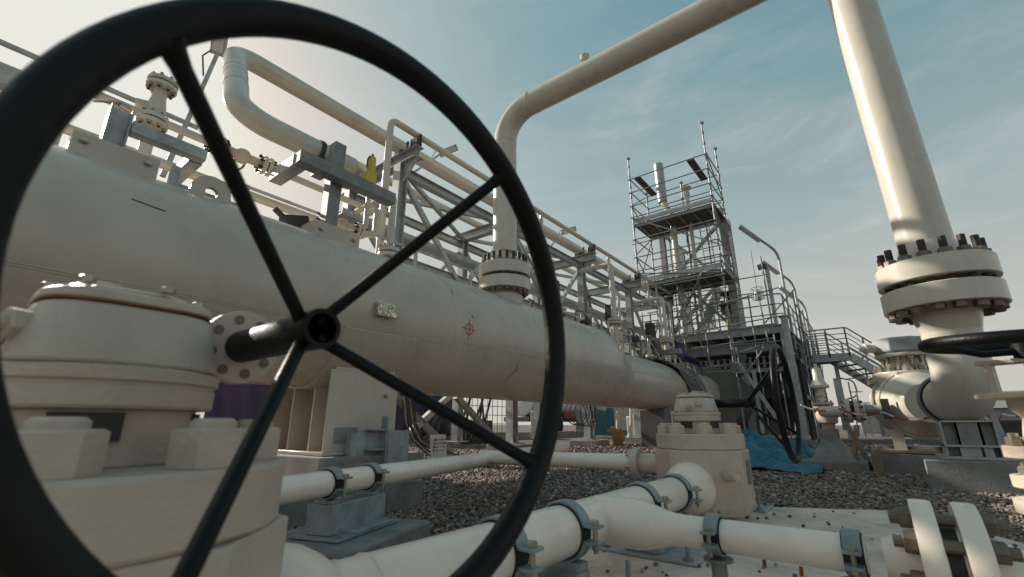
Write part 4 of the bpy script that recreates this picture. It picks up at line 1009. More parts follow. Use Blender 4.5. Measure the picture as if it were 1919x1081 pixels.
# tower leg columns rising through the deck
for (x, y, z1) in ((-3.72, 19.2, 9.4), (-3.78, 20.6, 9.4), (-6.3, 19.2, 8.9), (-6.2, 21.6, 8.9)):
    obj('leg', MB().hbeam((x, y, DZ), (x, y, z1), .22, .22, .02), 'galv', pf)
    obj('leg', MB().hbeam((x, y, .1), (x, y, DZ-.4), .22, .22, .02), 'galvd', pf)  # leg below the deck takes the shaded tone
for (p, q) in (((-6.3, 19.2, 4.2), (-3.72, 19.2, 6.6)), ((-3.72, 19.25, 4.1), (-6.3, 19.25, 7.2)), ((-6.3, 19.2, 6.4), (-3.72, 19.2, 8.9)), ((-3.72, 19.2, 6.0), (-6.3, 19.2, 8.9)), ((-3.72, 19.3, 4.2), (-3.76, 20.5, 6.6)), ((-3.72, 19.3, 9), (-3.76, 20.5, 6.6))):
    obj('brace', MB().bar(p, q, .12, .12), 'galv', pf)
for z in (6.5, 9.0):
    obj('leg_beam', MB().hbeam((-6.3, 19.2, z), (-3.72, 19.2, z), .16, .2, .014).hbeam((-3.72, 19.3, z), (-3.76, 20.5, z), .16, .2, .014), 'galv', pf)
for z, r_ in ((1.15, .028), (.78, .02), (.42, .02)):
    obj('handrail', MB().tube([(-6.9, PY0-.02, DZ+z), (PX1-.15, PY0-.02, DZ+z), (PX1-.02, PY0+.12, DZ+z), (PX1-.02, PY1, DZ+z)], r_, n=8, fil=.12), 'galv', pf)
for x in np.linspace(-6.8, PX1-.3, 5): obj('rail_post', MB().bar((x, PY0-.02, DZ), (x, PY0-.02, DZ+1.15), .05, .05), 'galv', pf)
for y in np.linspace(PY0+.4, PY1, 6): obj('rail_post', MB().bar((PX1-.02, y, DZ), (PX1-.02, y, DZ+1.15), .05, .05), 'galv', pf)
# clutter below the deck, the dark pieces added to deepen its shade
b = MB()
for i in range(20):
    x = -6.4+.22*i; b.cyl((x, 18.5, 2.55), (x, 18.5, 2.95), .05, n=8).cyl((x, 18.5, 2.9), (x, 18.5, 2.94), .085, n=8)
b.bx(-6.6, -1.9, 18.4, 18.6, 2.38, 2.52)
obj('manifold', b, 'tank', pf)
for y in (19, 19.8, 20.6, 22):
    obj('under_pipe', MB().cyl((-7.2, y, 3.1+.07*(y % 2)), (-2.1, y, 3.1), .12, n=10), 'dark', pf)
for (x, y) in ((-5.8, 19.4), (-4.6, 19.6), (-3.4, 20), (-5.2, 21)):
    obj('cabinet_shade_block', MB().bx(x, x+.9, y, y+.5, 1.55, 2.3), 'dark', pf)
# right-hand face: columns, braces, risers
b_r = random.Random(5)
for k, y in enumerate(np.linspace(18.9, 25, 6)):
    obj('face_brace', MB().bar((PX1+.05, y, .2 if k % 2 else DZ-.4), (PX1+.05, y+1.1, DZ-.4 if k % 2 else .2), .07, .07), 'galvd', pf)
for k in range(9):
    y = 18.8+.7*k+b_r.uniform(-.15, .15); r_ = b_r.choice((.03, .04, .06))
    obj('riser_pipe', MB().tube([(PX1+.12, y, .1), (PX1+.12, y, b_r.uniform(2.2, 3.7)), (PX1-.6, y, 3.2)], r_, n=8, fil=.1), b_r.choice(['galvd', 'scaf', 'dark']), pf)
obj('cable_ladder', MB().bx(PX1+.18, PX1+.2, 18.6, 25, 2.65, 2.8).bx(PX1+.18, PX1+.2, 18.6, 25, 1.4, 1.55), 'galvd', pf)
obj('cabinet_shade_block', MB().bx(-3.0, -2.3, 21, 23, .3, 2.2), 'dark', pf); obj('cabinet_shade_block', MB().bx(-7.3, -2.2, 24, 24.2, .1, 3.6), 'dark', pf)  # last piece is a wide dark slab standing in for shade at the back
# machine and pipework on the deck
t = thing('deck_machine', 'rusty brown valve actuator with loose piping on the platform deck', 'machine', (-4.1, 19.8, DZ))
b = MB().lathe((-4.0, 19.6, DZ+.9), (0, 0, 1), [(.1, 0), (.32, .05), (.34, .4), (.2, .6), (.12, .8), (.3, .85), (.3, .95), (.05, 1.0)], n=18); obj('actuator', b, 'stud', t)
b = MB().lathe((-4.0, 19.6, DZ), (0, 0, 1), [(.2, 0), (.2, .9)], n=16); obj('stand', b, 'yellow', t)
for k in range(5): obj('tubing', MB().tube([(-4.2, 19.5, DZ+1.2+.08*k), (-4.5-.05*k, 19.3, DZ+1.4), (-4.55-.06*k, 19.3, DZ+.3)], .02, n=6, fil=.1), 'tank', t)
t = thing('deck_stair', 'steep steel ladder stair climbing from the deck inside the tower', 'stair', (-5.3, 19.9, DZ))
for dy in (0, .6): obj('stringer', MB().bar((-5.5, 19.6+dy, DZ), (-4.3, 19.6+dy, DZ+2.2), .04, .18), 'galv', t)
b = MB()
for i in range(9): b.bx(-5.45+.133*i-.1, -5.45+.133*i+.1, 19.63, 20.17, DZ+.12+.244*i, DZ+.145+.244*i)
obj('tread', b, 'galv', t)
# big dark cylinder the vessel runs into
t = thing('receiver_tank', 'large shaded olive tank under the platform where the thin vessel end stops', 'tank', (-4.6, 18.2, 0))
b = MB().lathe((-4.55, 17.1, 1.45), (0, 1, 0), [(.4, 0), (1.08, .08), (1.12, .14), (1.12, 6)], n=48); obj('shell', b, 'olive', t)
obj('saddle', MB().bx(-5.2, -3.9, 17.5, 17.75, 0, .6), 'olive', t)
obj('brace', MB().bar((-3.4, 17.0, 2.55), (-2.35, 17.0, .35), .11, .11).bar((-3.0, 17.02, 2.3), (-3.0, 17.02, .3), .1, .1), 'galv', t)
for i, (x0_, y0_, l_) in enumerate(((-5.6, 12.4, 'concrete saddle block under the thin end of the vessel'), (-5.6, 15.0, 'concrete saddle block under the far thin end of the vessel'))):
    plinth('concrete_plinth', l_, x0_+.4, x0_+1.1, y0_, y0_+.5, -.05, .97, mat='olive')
# galvanised corner post
t = thing('corner_post', 'thick two-tone galvanised corner post at the right end of the platform', 'post', (-2.02, 17.9, .1))
obj('post', MB().bar((-1.95, 17.85, .1), (-1.95, 17.85, 4.15), .2, .2), 'galv', t, bev=.01)
obj('cap_plate', MB().bx(-2.1, -1.8, 17.7, 18, 4.15, 4.2), 'galv', t)
obj('foot', MB().bx(-2.25, -1.65, 17.55, 18.15, .0, .1), 'concrete', t)
# lamp posts
def lamp(label, P, Q, foot_z, r_=.05):
    P = V(P); Q = V(Q); t = thing('street_lamp', label, 'lamp', (P.x, P.y, foot_z), 'bent lamp posts beside the platform')
    d = (Q-P); mid = P+d*.22
    obj('pole', MB().tube([(P.x, P.y, foot_z), tuple(P), tuple(Q)], r_, n=12, fil=.6), 'galv', t)
    d.normalize(); _, s, u = frame(d)
    a = Q-d*1.0-u*.08; lh = obj('lamp_head', MB().bar(a, Q-u*.08, .17, .09), 'tank', t, bev=.015)
    obj('diffuser', MB().bar(a+d*.05-u*.048, Q-u*.128-d*.05, .13, .010), 'diff', lh)
    obj('bracket', MB().bar(Q-d*.9, Q-d*.9-u*.05, .03, .03), 'galv', t)
lamp('tallest bent lamp post, nearest of the three over the platform rail', at(1458, 472, y=20), at(1388, 422, y=18.8), 1.)
lamp('middle bent lamp post behind the camera mast on the platform', at(1487, 530, y=22.5), at(1428, 487, y=21), 1.)
lamp('lowest bent lamp post at the end of the walkway bridge', at(1508, 570, y=24.5), at(1462, 535, y=23), 1.)
t = thing('camera_mast', 'square galvanised mast with a small dark camera on top', 'mast', (-2.4, 20.5, DZ))
a = at(1437, 500, y=20.5); obj('mast', MB().bar((a.x, 20.5, DZ), (a.x, 20.5, a.z), .14, .14), 'galv', t); obj('camera_head', MB().box((a.x-.15, 20.4, a.z+.02), (.3, .18, .2)).cyl((a.x-.15, 20.3, a.z), (a.x-.2, 20.1, a.z-.05), .09, n=10), 'dark', t)
t = thing('whip_antenna', 'thin whip aerial above a caged beacon on the scaffold guardrail', 'aerial', at(1420, 548, y=17))
a = at(1420, 548, y=17); obj('whip', MB().cyl(a, at(1408, 470, y=17), .008, n=6), 'dark', t)
b = MB(); 
for z in (-.22, .0, .16): b.ring(a+V((0, 0, z)), (0, 0, 1), .19, .012, n=18, k=6)
for i in range(8): b.cyl(a+V((.19*math.cos(PI/4*i), .19*math.sin(PI/4*i), -.22)), a+V((.19*math.cos(PI/4*i), .19*math.sin(PI/4*i), .16)), .008, n=5)
obj('beacon_cage', b, 'galv', t); obj('beacon', MB().cyl(a+V((0, 0, -.26)), a+V((0, 0, .05)), .11, n=14), 'whitebox', t)
# walkway bridge and stairs
BY = 22.0
t = thing('footbridge', 'grey steel walkway bridge with handrails and a stair flight descending to the right', 'bridge', (-.8, BY, 0))
k0 = V((-1.9, BY, 3.12)); k1 = at(1593, 652, y=BY); k1 = V((k1.x, BY, 3.12))
sd2 = V((.75, .66, -.64)); sn = V((-.66, .75, 0)); k2 = k1+sd2*4.4
for o_, e_ in ((V((0, 0, 0)), V((0, 0, 0))), (sn*1.1, sn*1.1)):
    A0, A1, A2 = (k0 if o_.length == 0 else k0+V((0, .83, 0))), k1+o_, k2+e_
    obj('stringer', MB().bar(A0, A1, .06, .30), 'galv', t); obj('stringer', MB().bar(A1, A2, .06, .30), 'galv', t)
    for h, r_ in ((1.15, .03), (.92, .018), (.72, .018), (.52, .018), (.30, .02)):
        obj('handrail', MB().tube([A0+V((0, 0, h)), A1+V((0, 0, h)), A2+V((0, 0, h))], r_, n=8, fil=.15), 'galv', t)
    for f in (.1, .55, .97): q_ = A0.lerp(A1, f); obj('rail_post', MB().bar(q_, q_+V((0, 0, 1.15)), .06, .06), 'galvd', t)
    for f in (.14, .32, .5, .68, .86, 1): q_ = A1.lerp(A2, f); obj('rail_post', MB().bar(q_, q_+V((0, 0, 1.15)), .06, .06), 'galvd', t)
obj('deck', MB().bx(k0.x, k1.x, BY+.04, BY+.80, k0.z-.06, k0.z), 'galvd', t)
b = MB(); Rz = Matrix.Rotation(math.atan2(.66, .75), 3, 'Z')
for i in range(16):
    q_ = k1.lerp(k2, (i+.5)/16)+sn*.55; b.box(q_, (.24, 1.02, .035), Rz)
obj('tread', b, 'galvd', t)
for f in (.02, .62): q_ = k1.lerp(k2, f)+sn*1.0; obj('leg', MB().bar((q_.x, q_.y, 0), (q_.x, q_.y, q_.z-.1), .14, .14), 'galv', t)

# scaffold tubes crowding the platform front and lower right face
sc = thing('scaffold_bay', 'dense thin scaffold tubes crowding the front of the steel platform', 'scaffold', (-4.2, 17.5, 0))
q = random.Random(8)
for k, x in enumerate((-6.9, -6.1, -5.3, -4.5, -3.7, -2.9, -2.3)):
    obj('standard', MB().cyl((x, 17.55, .05 if x > -3.6 else 2.4), (x, 17.55, q.uniform(4.6, 6.4)), .026, n=8), 'scaf', sc)
for z in (2.6, 3.3, 4.6, 5.1, 5.7): obj('ledger', MB().cyl((-7.1, 17.6, z), (-2.1, 17.6, z+q.uniform(-.03, .03)), .022, n=8), 'scaf', sc)
for k in range(8):
    x = -6.9+.62*k; obj('diagonal', MB().cyl((x, 17.65, q.uniform(2.4, 4.2)), (x+q.uniform(.8, 1.5)*q.choice((-1, 1)), 17.65, q.uniform(4.6, 6.2)), .022, n=8), 'scaf', sc)
sc = thing('scaffold_bay', 'dark scaffold lattice standing along the right side of the platform by the lamps', 'scaffold', (-1.75, 21, 0))
for k in range(6):
    y = 18.6+1.2*k; obj('standard', MB().cyl((-1.62, y, .05), (-1.62, y, 5.2-.12*k), .028, n=8), 'scaf', sc)
    obj('diagonal', MB().cyl((-1.62, y, .3+.9*(k % 3)), (-1.62, y+1.2, 1.7+.9*(k % 3)), .024, n=8), 'scaf', sc)
    obj('diagonal', MB().cyl((-1.66, y+1.2, .6+.8*(k % 2)), (-1.66, y, 2.4+.8*(k % 2)), .024, n=8), 'galvd', sc)
for z in (.9, 1.9, 2.9, 3.9, 4.7): obj('ledger', MB().cyl((-1.6, 18.4, z), (-1.6, 25, z), .024, n=8), 'scaf', sc)

# extra bracing of the open tower: side faces and inner ledgers
for i, z in enumerate((6.1, 7.3, 8.75, 9.6)):
    z1 = (7.3, 8.6, 9.6, 10.8)[i]
    obj('diagonal', MB().cyl((TX0-.03, TY0 if i % 2 else TY1, z), (TX0-.03, TY1 if i % 2 else TY0, z1), .024, n=8), 'scaf', tw)
    obj('diagonal', MB().cyl((TX1+.03, TY1 if i % 2 else TY0, z), (TX1+.03, TY0 if i % 2 else TY1, z1), .024, n=8), 'scaf', tw)
for x in (-5.9, -5.1, -4.3): obj('standard', MB().cyl((x, TY1+.06, 4), (x, TY1+.06, 9.5), .026, n=8), 'scaf', tw)
for z in (4.6, 5.2, 5.7, 7.7): obj('ledger', MB().cyl((TX0, TY1+.1, z), (TX1, TY1+.1, z), .022, n=8), 'scaf', tw); obj('ledger', MB().cyl((TX0-.1, TY0-.06, z+.1), (TX1+.1, TY0-.06, z+.1), .022, n=8), 'scaf', tw)
for z in decks:
    for k in range(6): obj('deck_joist', MB().bar((TX0+.2+.55*k, TY0+.08, z-.07), (TX0+.2+.55*k, TY1-.08, z-.07), .05, .08), 'galvd', tw)
b = MB().cyl((-6.2, 19.0, 4.2), (-4.2, 16.9, 6.0), .05, n=8); obj('raker', b, 'scaf', tw)
# ================================================================ RIGHT MIDDLE GROUND
RSX, RSY = -.55, 7.75
t = thing('relief_valve', 'small tapered relief valve on a steel stand and plinth left of the big ball valve', 'valve', (RSX, RSY, .12))
b = MB().bx(RSX-.10, RSX+.10, RSY-.10, RSY+.10, .36, .52); obj('stand_box', b, 'galvd', t, bev=.005)
b = MB().lathe((RSX, RSY, .12), (0, 0, 1), [(.34, 0), (.34, .02), (.16, .25), (.15, .27)], n=4, a0=PI/4); obj('stand_foot', b, 'galvd', t)
b = MB().lathe((RSX, RSY, .52), (0, 0, 1), [(.07, 0), (.08, .06), (.12, .08), (.13, .20), (.10, .24), (.08, .26)], n=24); obj('body', b, 'valve', t)
flange_set(t, (RSX-.01, RSY, .83), (0, 0, 1), .125, .03, .012, .05, 8, .10, .017, .13, 'valve')
b = MB().lathe((RSX-.02, RSY, .87), (0, 0, 1), [(.05, 0), (.055, .03), (.045, .06), (.06, .10), (.045, .13), (.05, .18), (.115, .20), (.12, .205), (.12, .235), (.10, .25), (.085, .28), (.06, .33), (.052, .46), (.04, .48), (.022, .485), (.022, .53), (.005, .535)], n=22); obj('bonnet', b, 'cream', t)
b = MB().bx(RSX+.15, RSX+.23, RSY+.1, RSY+.16, .5, 1.2); obj('side_bracket', b, 'galv', t)
obj('impulse_tube', MB().tube([(RSX+.2, RSY, 1.2), (RSX+.38, RSY, 1.15), (RSX+.40, RSY, .95), (RSX+.25, RSY, .9)], .012, n=6, fil=.08), 'steel', t)
plinth('concrete_plinth', 'square concrete plinth under the small relief valve stand', RSX-.36, RSX+.36, RSY-.36, RSY+.36, -.05, .125)
t = thing('instrument_line', 'thin horizontal pipe with a bolted flange pair between relief valve and ball valve', 'pipe', (-.3, 7.4, .78))
p0 = at(1545, 771, y=7.4); zc_ = p0.z
obj('run_pipe', MB().cyl((p0.x, 7.4, zc_), (-.33, 7.4, zc_), .07, n=18).sphere((p0.x, 7.4, zc_), .07, n=14), 'cream', t)
flange_set(t, (-.23, 7.4, zc_+.01), (1, 0, 0), .15, .05, .035, .06, 8, .115, .024, .22, 'valve', hub=.06, hubr=.08)
obj('outlet_pipe', MB().cyl((-.1, 7.4, zc_+.02), (.16, 7.32, zc_+.02), .055, n=16), 'tank', t)
obj('end_clamp', MB().strap((.10, 7.34, zc_+.02), (1, 0, 0), .056, .07, .04, 0, 2*PI*.999, (0, 0, 1)).bx(.06, .14, 7.25, 7.28, zc_-.1, zc_+.14), 'dark', t)
# tape
def tape(label, pts, w=.022):
    P = [V(p) for p in pts]; mb = MB(); vs = []; n = 140; L_ = [0]
    for i in range(1, len(P)): L_.append(L_[-1]+(P[i]-P[i-1]).length)
    for i in range(n+1):
        s = L_[-1]*i/n; k = max(j for j in range(len(P)-1) if L_[j] <= s+1e-9); f = (s-L_[k])/(L_[k+1]-L_[k]); q = P[k].lerp(P[k+1], f)
        sag = -.05*math.sin(PI*f); tw_ = .25*math.sin(s*7)
        for sg in (-1, 1): vs.append(q+V((0, sg*w/2*math.sin(tw_), sag+sg*w/2*math.cos(tw_))))
    mb.add(vs, [(2*i, 2*i+1, 2*i+3, 2*i+2) for i in range(n)])
    o = obj('barrier_tape', mb, 'tapew', None, loc=P[0]); o.data.materials.append(M['red'])
    for i, p in enumerate(o.data.polygons):
        s = L_[-1]*i/n; p.material_index = int(s/.13) % 2
    md = o.modifiers.new('film', 'SOLIDIFY'); md.thickness = .002
    tag(o, label, 'tape', 'red and white barrier tapes')
tape('red and white barrier tape sagging in front of the instrument pipe and ball valve', [at(1500, 758, y=6.9), at(1572, 765, y=6.9), at(1655, 772, y=6.9), at(1742, 782, y=6.75)])
tape('red and white barrier tape at the far right, behind the elbow pedestal', [at(1845, 782, y=7.2), at(1880, 776, y=7.4), at(1950, 762, y=7.6)])
# timber props
for i, (p, q, l_) in enumerate(((((1584, 788), (1626, 842)), 0, 'pale plank leaning against the relief valve stand'), (((1606, 796), (1592, 838)), 0, 'darker short plank crossing behind the leaning pale plank'))):
    a = at(*p[0], y=8.3); c = at(*p[1], y=8.1); c.z = .03
    o = obj('plank', MB().bar(a, c, .06, .025), 'plank', None, loc=c); tag(o, l_, 'plank', 'loose planks')
o = obj('plank', MB().bar((bx_-.5, by_-.55, .03), (bx_-.5, by_-.55, .24), .10, .03, up=(0, 1, 0)), 'timber', None, loc=(bx_-.5, by_-.55, 0)); tag(o, 'short plank standing upright against the ball valve plinth', 'plank', 'loose planks')
o = obj('plank', MB().bar((bx_-.5, by_-.35, .265), (bx_+.1, by_-.38, .265), .16, .03), 'plank', None, loc=(bx_-.3, by_-.35, .25)); tag(o, 'board lying flat on the ball valve plinth', 'plank', 'loose planks')

# crumpled sheets
def sheet(name, label, cat, fn, nu, nv, mat, loc, th=.006, group=None):
    vs = [fn(i/nu, j/nv) for i in range(nu+1) for j in range(nv+1)]
    b = MB().add(vs, [(i*(nv+1)+j, (i+1)*(nv+1)+j, (i+1)*(nv+1)+j+1, i*(nv+1)+j+1) for i in range(nu) for j in range(nv)])
    o = obj(name, b, mat, None, loc=loc, angle=180); md = o.modifiers.new('cloth', 'SOLIDIFY'); md.thickness = th
    return tag(o, label, cat, group)
from mathutils import noise
def heap(u, v):
    x = -2.9+2.25*u; y = 6.7+3.8*v
    e = math.sin(PI*min(1, max(0, u)))**.5*math.sin(PI*v)**.6
    h = .03+.28*e*(.55+.45*math.sin(u*3.0+.5))+.22*abs(noise.noise(V((x*2.4+y, y*1.8, 1))))+.13*abs(noise.noise(V((x*5, y*4-x*3, 3))))+.10*max(0, .25-abs(noise.noise(V((x*3+y*2, y*1.4, 12)))))*2+.05*noise.noise(V((x*11, y*11, 3)))
    x += .12*noise.noise(V((x*2, y*2, 7))); y += .2*noise.noise(V((x*1.5, y*2, 9)))
    return V((x, y, max(.02, h*(.25+.75*e)+.012)))
sheet('tarpaulin', 'blue tarpaulin crumpled on the gravel beside the rear gear valve', 'tarpaulin', heap, 120, 150, 'blue', (-1.8, 8, 0))
def drape(u, v):
    a = math.radians(120-150*min(u, .74))
    y0, y1 = 11.7+2.2*u**.8, 14.4+.5*u; y = y0+(y1-y0)*v
    fold = math.sin(v*27+2.2*math.sin(u*4+1))*.5+.5
    rr = R2+.035+.13*fold*(.25+u)+.07*abs(noise.noise(V((v*7, u*3.2, 4))))+.04*noise.noise(V((v*15, u*12, 2)))
    if u > .74: rr += .05*math.sin(v*11)
    dz = max(0, u-.74)*2.4*(1-.35*abs(v-.5))
    return V((X2+rr*math.cos(a)+.2*max(0, u-.74), y, Z2+rr*math.sin(a)-dz))
sheet('tarpaulin', 'grey creased tarpaulin draped over the thin end of the vessel', 'tarpaulin', drape, 70, 90, 'net', (X2, 13, Z2))
def flagp(u, v):
    a = at(1262, 636, y=13.6); c = at(1322, 690, y=14.3)
    p = a.lerp(c, u); p.z += -.42*v*(1-.5*u)-.08*math.sin(u*9)*v; p.y += .1*math.sin(u*7+v*4); p.x += .08*math.sin(u*11)
    return p
sheet('sheeting', 'dark purple sheet flung over the grey tarpaulin on the vessel', 'sheeting', flagp, 20, 10, 'purple', at(1300, 670, y=14))
t = thing('timber_bearer', 'grey timber bearer poking out beside the draped tarpaulin', 'beam', at(1262, 660, y=13.2)); a = at(1248, 660, y=13.2); obj('beam', MB().bar((a.x-.3, 13.2, a.z), (a.x+.45, 13.2, a.z), .16, .14), 'galvd', t)

# near valve at the right edge
NX, NYY = .435, 2.25
t = thing('yoke_valve', 'beige yoke valve cut by the right edge, its black wheel lying level', 'valve', (NX, NYY, .035))
zz = .845
hw = obj('handwheel', MB().ring((NX, NYY, zz), (.05, -.05, 1), .25, .021, n=80, k=18), 'black', t)
obj('hub', MB().lathe((NX, NYY, zz-.06), (0, 0, 1), [(.018, 0), (.036, .005), (.036, .055), (.02, .06)], n=20), 'black', hw)
for i in range(3):
    a = math.radians(200+120*i); e = V((math.cos(a), math.sin(a), 0)); p = V((NX, NYY, zz-.03)); obj('spoke', MB().tube([p+e*.02, p+e*.12+V((0, 0, -.006)), V((NX, NYY, zz))+e*.243], .012, n=10), 'black', hw)
obj('stem', MB().cyl((NX, NYY, .60), (NX, NYY, zz+.03), .016, n=14), 'steel', t)
th_ = MB()
for k in range(14): th_.ring((NX, NYY, .665+.008*k), (0, 0, 1), .0165, .0028, n=18, k=5)
obj('stem_thread', th_, 'dark', t)
e = V((-.75, .25, 0)).normalized()
for sg in (1, -1):
    p = V((NX, NYY, 0))+e*sg*.10; obj('yoke_arm', MB().box((p.x, p.y, .725), (.018, .06, .11), Matrix.Rotation(math.atan2(e.y, e.x), 3, 'Z')), 'valve', t, bev=.004)
obj('yoke_bridge', MB().box((NX, NYY, .785), (.26, .06, .016), Matrix.Rotation(math.atan2(e.y, e.x), 3, 'Z')), 'valve', t, bev=.004)
obj('yoke_plate', MB().lathe((NX, NYY, .662), (0, 0, 1), [(.03, 0), (.155, 0), (.158, .003), (.158, .013), (.155, .016), (.03, .016)], n=36), 'valve', t)
obj('bonnet', MB().lathe((NX, NYY, .50), (0, 0, 1), [(.06, 0), (.075, .02), (.07, .05), (.06, .10), (.085, .13), (.085, .162)], n=28), 'valve', t)
b = MB().lathe((NX, NYY, .475), (0, 0, 1), [(.04, 0), (.125, 0), (.128, .003), (.128, .035), (.125, .038), (.04, .038)], n=32)
obj('flange', b, 'valve', t)
obj('flange', MB().lathe((NX, NYY, .385), (0, 0, 1), [(.04, 0), (.125, 0), (.128, .003), (.128, .035), (.125, .038), (.06, .04), (.06, .09)], n=32), 'valve', t)
nm = nut(.022, .026, .012)
for i in range(8):
    a = 2*PI*i/8+.2; put('hex_nut', nm, t, (NX+.10*math.cos(a), NYY+.10*math.sin(a), .514), (0, 0, 1), a)
    put('hex_nut', nm, t, (NX+.09*math.cos(a), NYY+.09*math.sin(a), .424), (0, 0, 1), a)
obj('lower_body', MB().lathe((NX, NYY, .30), (0, 0, 1), [(.06, 0), (.12, .0), (.138, .01), (.138, .05), (.1, .06), (.1, .085)], n=32), 'valve', t)
obj('insulating_sleeve', MB().lathe((NX, NYY, .035), (0, 0, 1), [(.08, 0), (.10, .15), (.128, .264), (.06, .264)], n=28), 'rubber', t)

for i, (y, l_) in enumerate(((8.9, 'small tangle of gauge tubing and a transmitter on the vessel taper'), (11.7, 'tangle of gauge tubing on the thin vessel end, nearest of the far ones'), (13.0, 'tangle of gauge tubing on the thin vessel end, just before the timber bearer'), (15.6, 'tangle of gauge tubing on the thin vessel end, beyond the draped tarpaulin'))):
    q = random.Random(20+i); zt_ = (ZV+RV if y < 8.75 else Z2+R2+.1); t = thing('gauge_cluster', l_, 'instrument', (XV-.1, y, zt_-.1), 'gauge clusters along the vessel crown')
    obj('stand', MB().cyl((XV-.1, y, zt_-.15), (XV-.1, y, zt_+.75), .03, n=10), 'galv', t)
    obj('transmitter', MB().lathe((XV-.02, y, zt_+.45), (1, 0, .1), [(.03, -.1), (.10, -.08), (.11, .06), (.08, .09), (.03, .10)], n=16), 'dark', t)
    obj('manifold', MB().box((XV-.05, y+.16, zt_+.3), (.1, .2, .12)), 'steel', t)
    for k in range(6):
        y1, y2 = y+q.uniform(-.5, .5), y+q.uniform(-.5, .5); z1, z2 = zt_+q.uniform(-.1, .2), zt_+q.uniform(.2, .7)
        obj('tubing', MB().tube([(XV+q.uniform(-.1, .3), y1, zt_-.1), (XV, y1, z2), (XV-.1, y2, z2), (XV-.1, y2, z1)], .013, n=6, fil=.08), 'cable' if k % 2 else 'steel', t)
# ================================================================ UNDER AND BEHIND THE VESSEL
def hex_at(x): return lambda px, py: at(px, py, x=x)
Q = hex_at(-11.0)
a = Q(735, 745); c = Q(852, 822)
def purp(u, v):
    y = a.y-.5+(c.y-a.y+.5)*u; z = .25+2.1*v
    return V((-11.0+.07*math.sin(u*30+v*3)+.06*noise.noise(V((u*8, v*5, 0))), y, z+.03*math.sin(u*20)))
sheet('sheeting', 'dark purple sheeting hung beneath the rack beyond the vessel saddle', 'sheeting', purp, 60, 16, 'purple', (-11, a.y, 0), group='purple sheeting behind the vessel')
def purp2(u, v):
    p = at(395+185*u, 705, x=-8.6); return V((-8.6+.06*math.sin(u*17+v*2), p.y, .2+1.35*v+.03*math.sin(u*9)))
sheet('sheeting', 'dark purple sheeting seen below the big wheel shaft, left of the saddle', 'sheeting', purp2, 40, 14, 'purple', (-8.6, 2, 0), group='purple sheeting behind the vessel')
for i, (x, y0, y1, z0, z1, m_) in enumerate(((-11.3, -3, 9, 0, .28, 'concrete'),)):
    o = obj('kerb_wall', MB().bx(x-.2, x, y0, 30, z0, z1), m_, None, loc=(x, y0, 0)); tag(o, 'low concrete kerb wall running behind the pipe rack', 'wall')
# notice leaning on the first rack plinth
c = at(822, 838, x=-5.75)
nb = thing('notice_board', 'small white notice with rows of dark lettering on the ground by the first rack post', 'sign', (c.x, c.y, .0))
obj('board', MB().box((c.x, c.y, .22), (.02, .34, .40), Matrix.Rotation(-.12, 3, 'Y')), 'whitebox', nb)
b = MB(); rr_ = random.Random(2)
for k in range(5):
    for j in range(4): b.box((c.x+.028-.012*(k-2)*.9, c.y-.11+.07*j, .34-.055*k), (.004, rr_.uniform(.02, .05), rr_.uniform(.012, .03)), Matrix.Rotation(-.12, 3, 'Y'))
obj('lettering', b, 'dark', nb)
# cable bundle spilling beside the post
cb = thing('cable_bundle', 'bundle of black and grey cables drooping to the gravel beside the first rack post', 'cable', (-5.9, 5.4, 0))
for k in range(12):
    r1 = random.Random(k); y = 5.0+.025*k+r1.uniform(-.03, .03); x = -6.2+r1.uniform(-.06, .08)
    obj('cable', MB().tube([(x-.05, y-.05, .95+.03*(k % 4)), (x, y, .6), (x+.1, y+.1, .32), (x+.3, y+.25+.03*k, .1), (x+.5, y+.45+.04*k, .03), (x+.75+.02*k, y+.6, .02)], .012, n=6, fil=.2), 'cable' if k % 3 else 'galv', cb)
t = thing('cable_coil', 'black cable coils hung on the rack post right of the wheel rim', 'cable', (-6.1, 8.4, .8))
for k in range(6):
    c = at(1088+3*(k-3), 773, x=-6.2); obj('coil', MB().ring(c+V((.03*k, .06*k, 0)), (1, .2*(k-3), 0), .30+.015*k, .014, n=30, k=6), 'cable', t)
# mesh fence and dark scaffold behind
fx = -8.6; y0_, y1_ = at(852, 800, x=fx).y, at(950, 800, x=fx).y
t = thing('mesh_panel', 'wire mesh panel with dark scaffolding stacked behind it under the vessel', 'fence panel', (fx, (y0_+y1_)/2, 0))
b = MB()
for k in range(9): b.cyl((fx, y0_, .35+.24*k), (fx, y1_, .35+.24*k), .010, n=5)
for k in range(11): yy = y0_+(y1_-y0_)*k/10; b.cyl((fx, yy, .2), (fx, yy, 2.3), .010, n=5)
obj('wire_grid', b, 'scaf', t)
for k in range(12):
    yy = y0_+(y1_-y0_)*k/11; obj('stacked_tube', MB().cyl((fx-.6-.1*(k % 4), yy-.5+.3*(k % 3), .1), (fx-.5-.05*(k % 3), yy+.9-.5*(k % 4), 2.3), .035, n=6), 'dark', t)
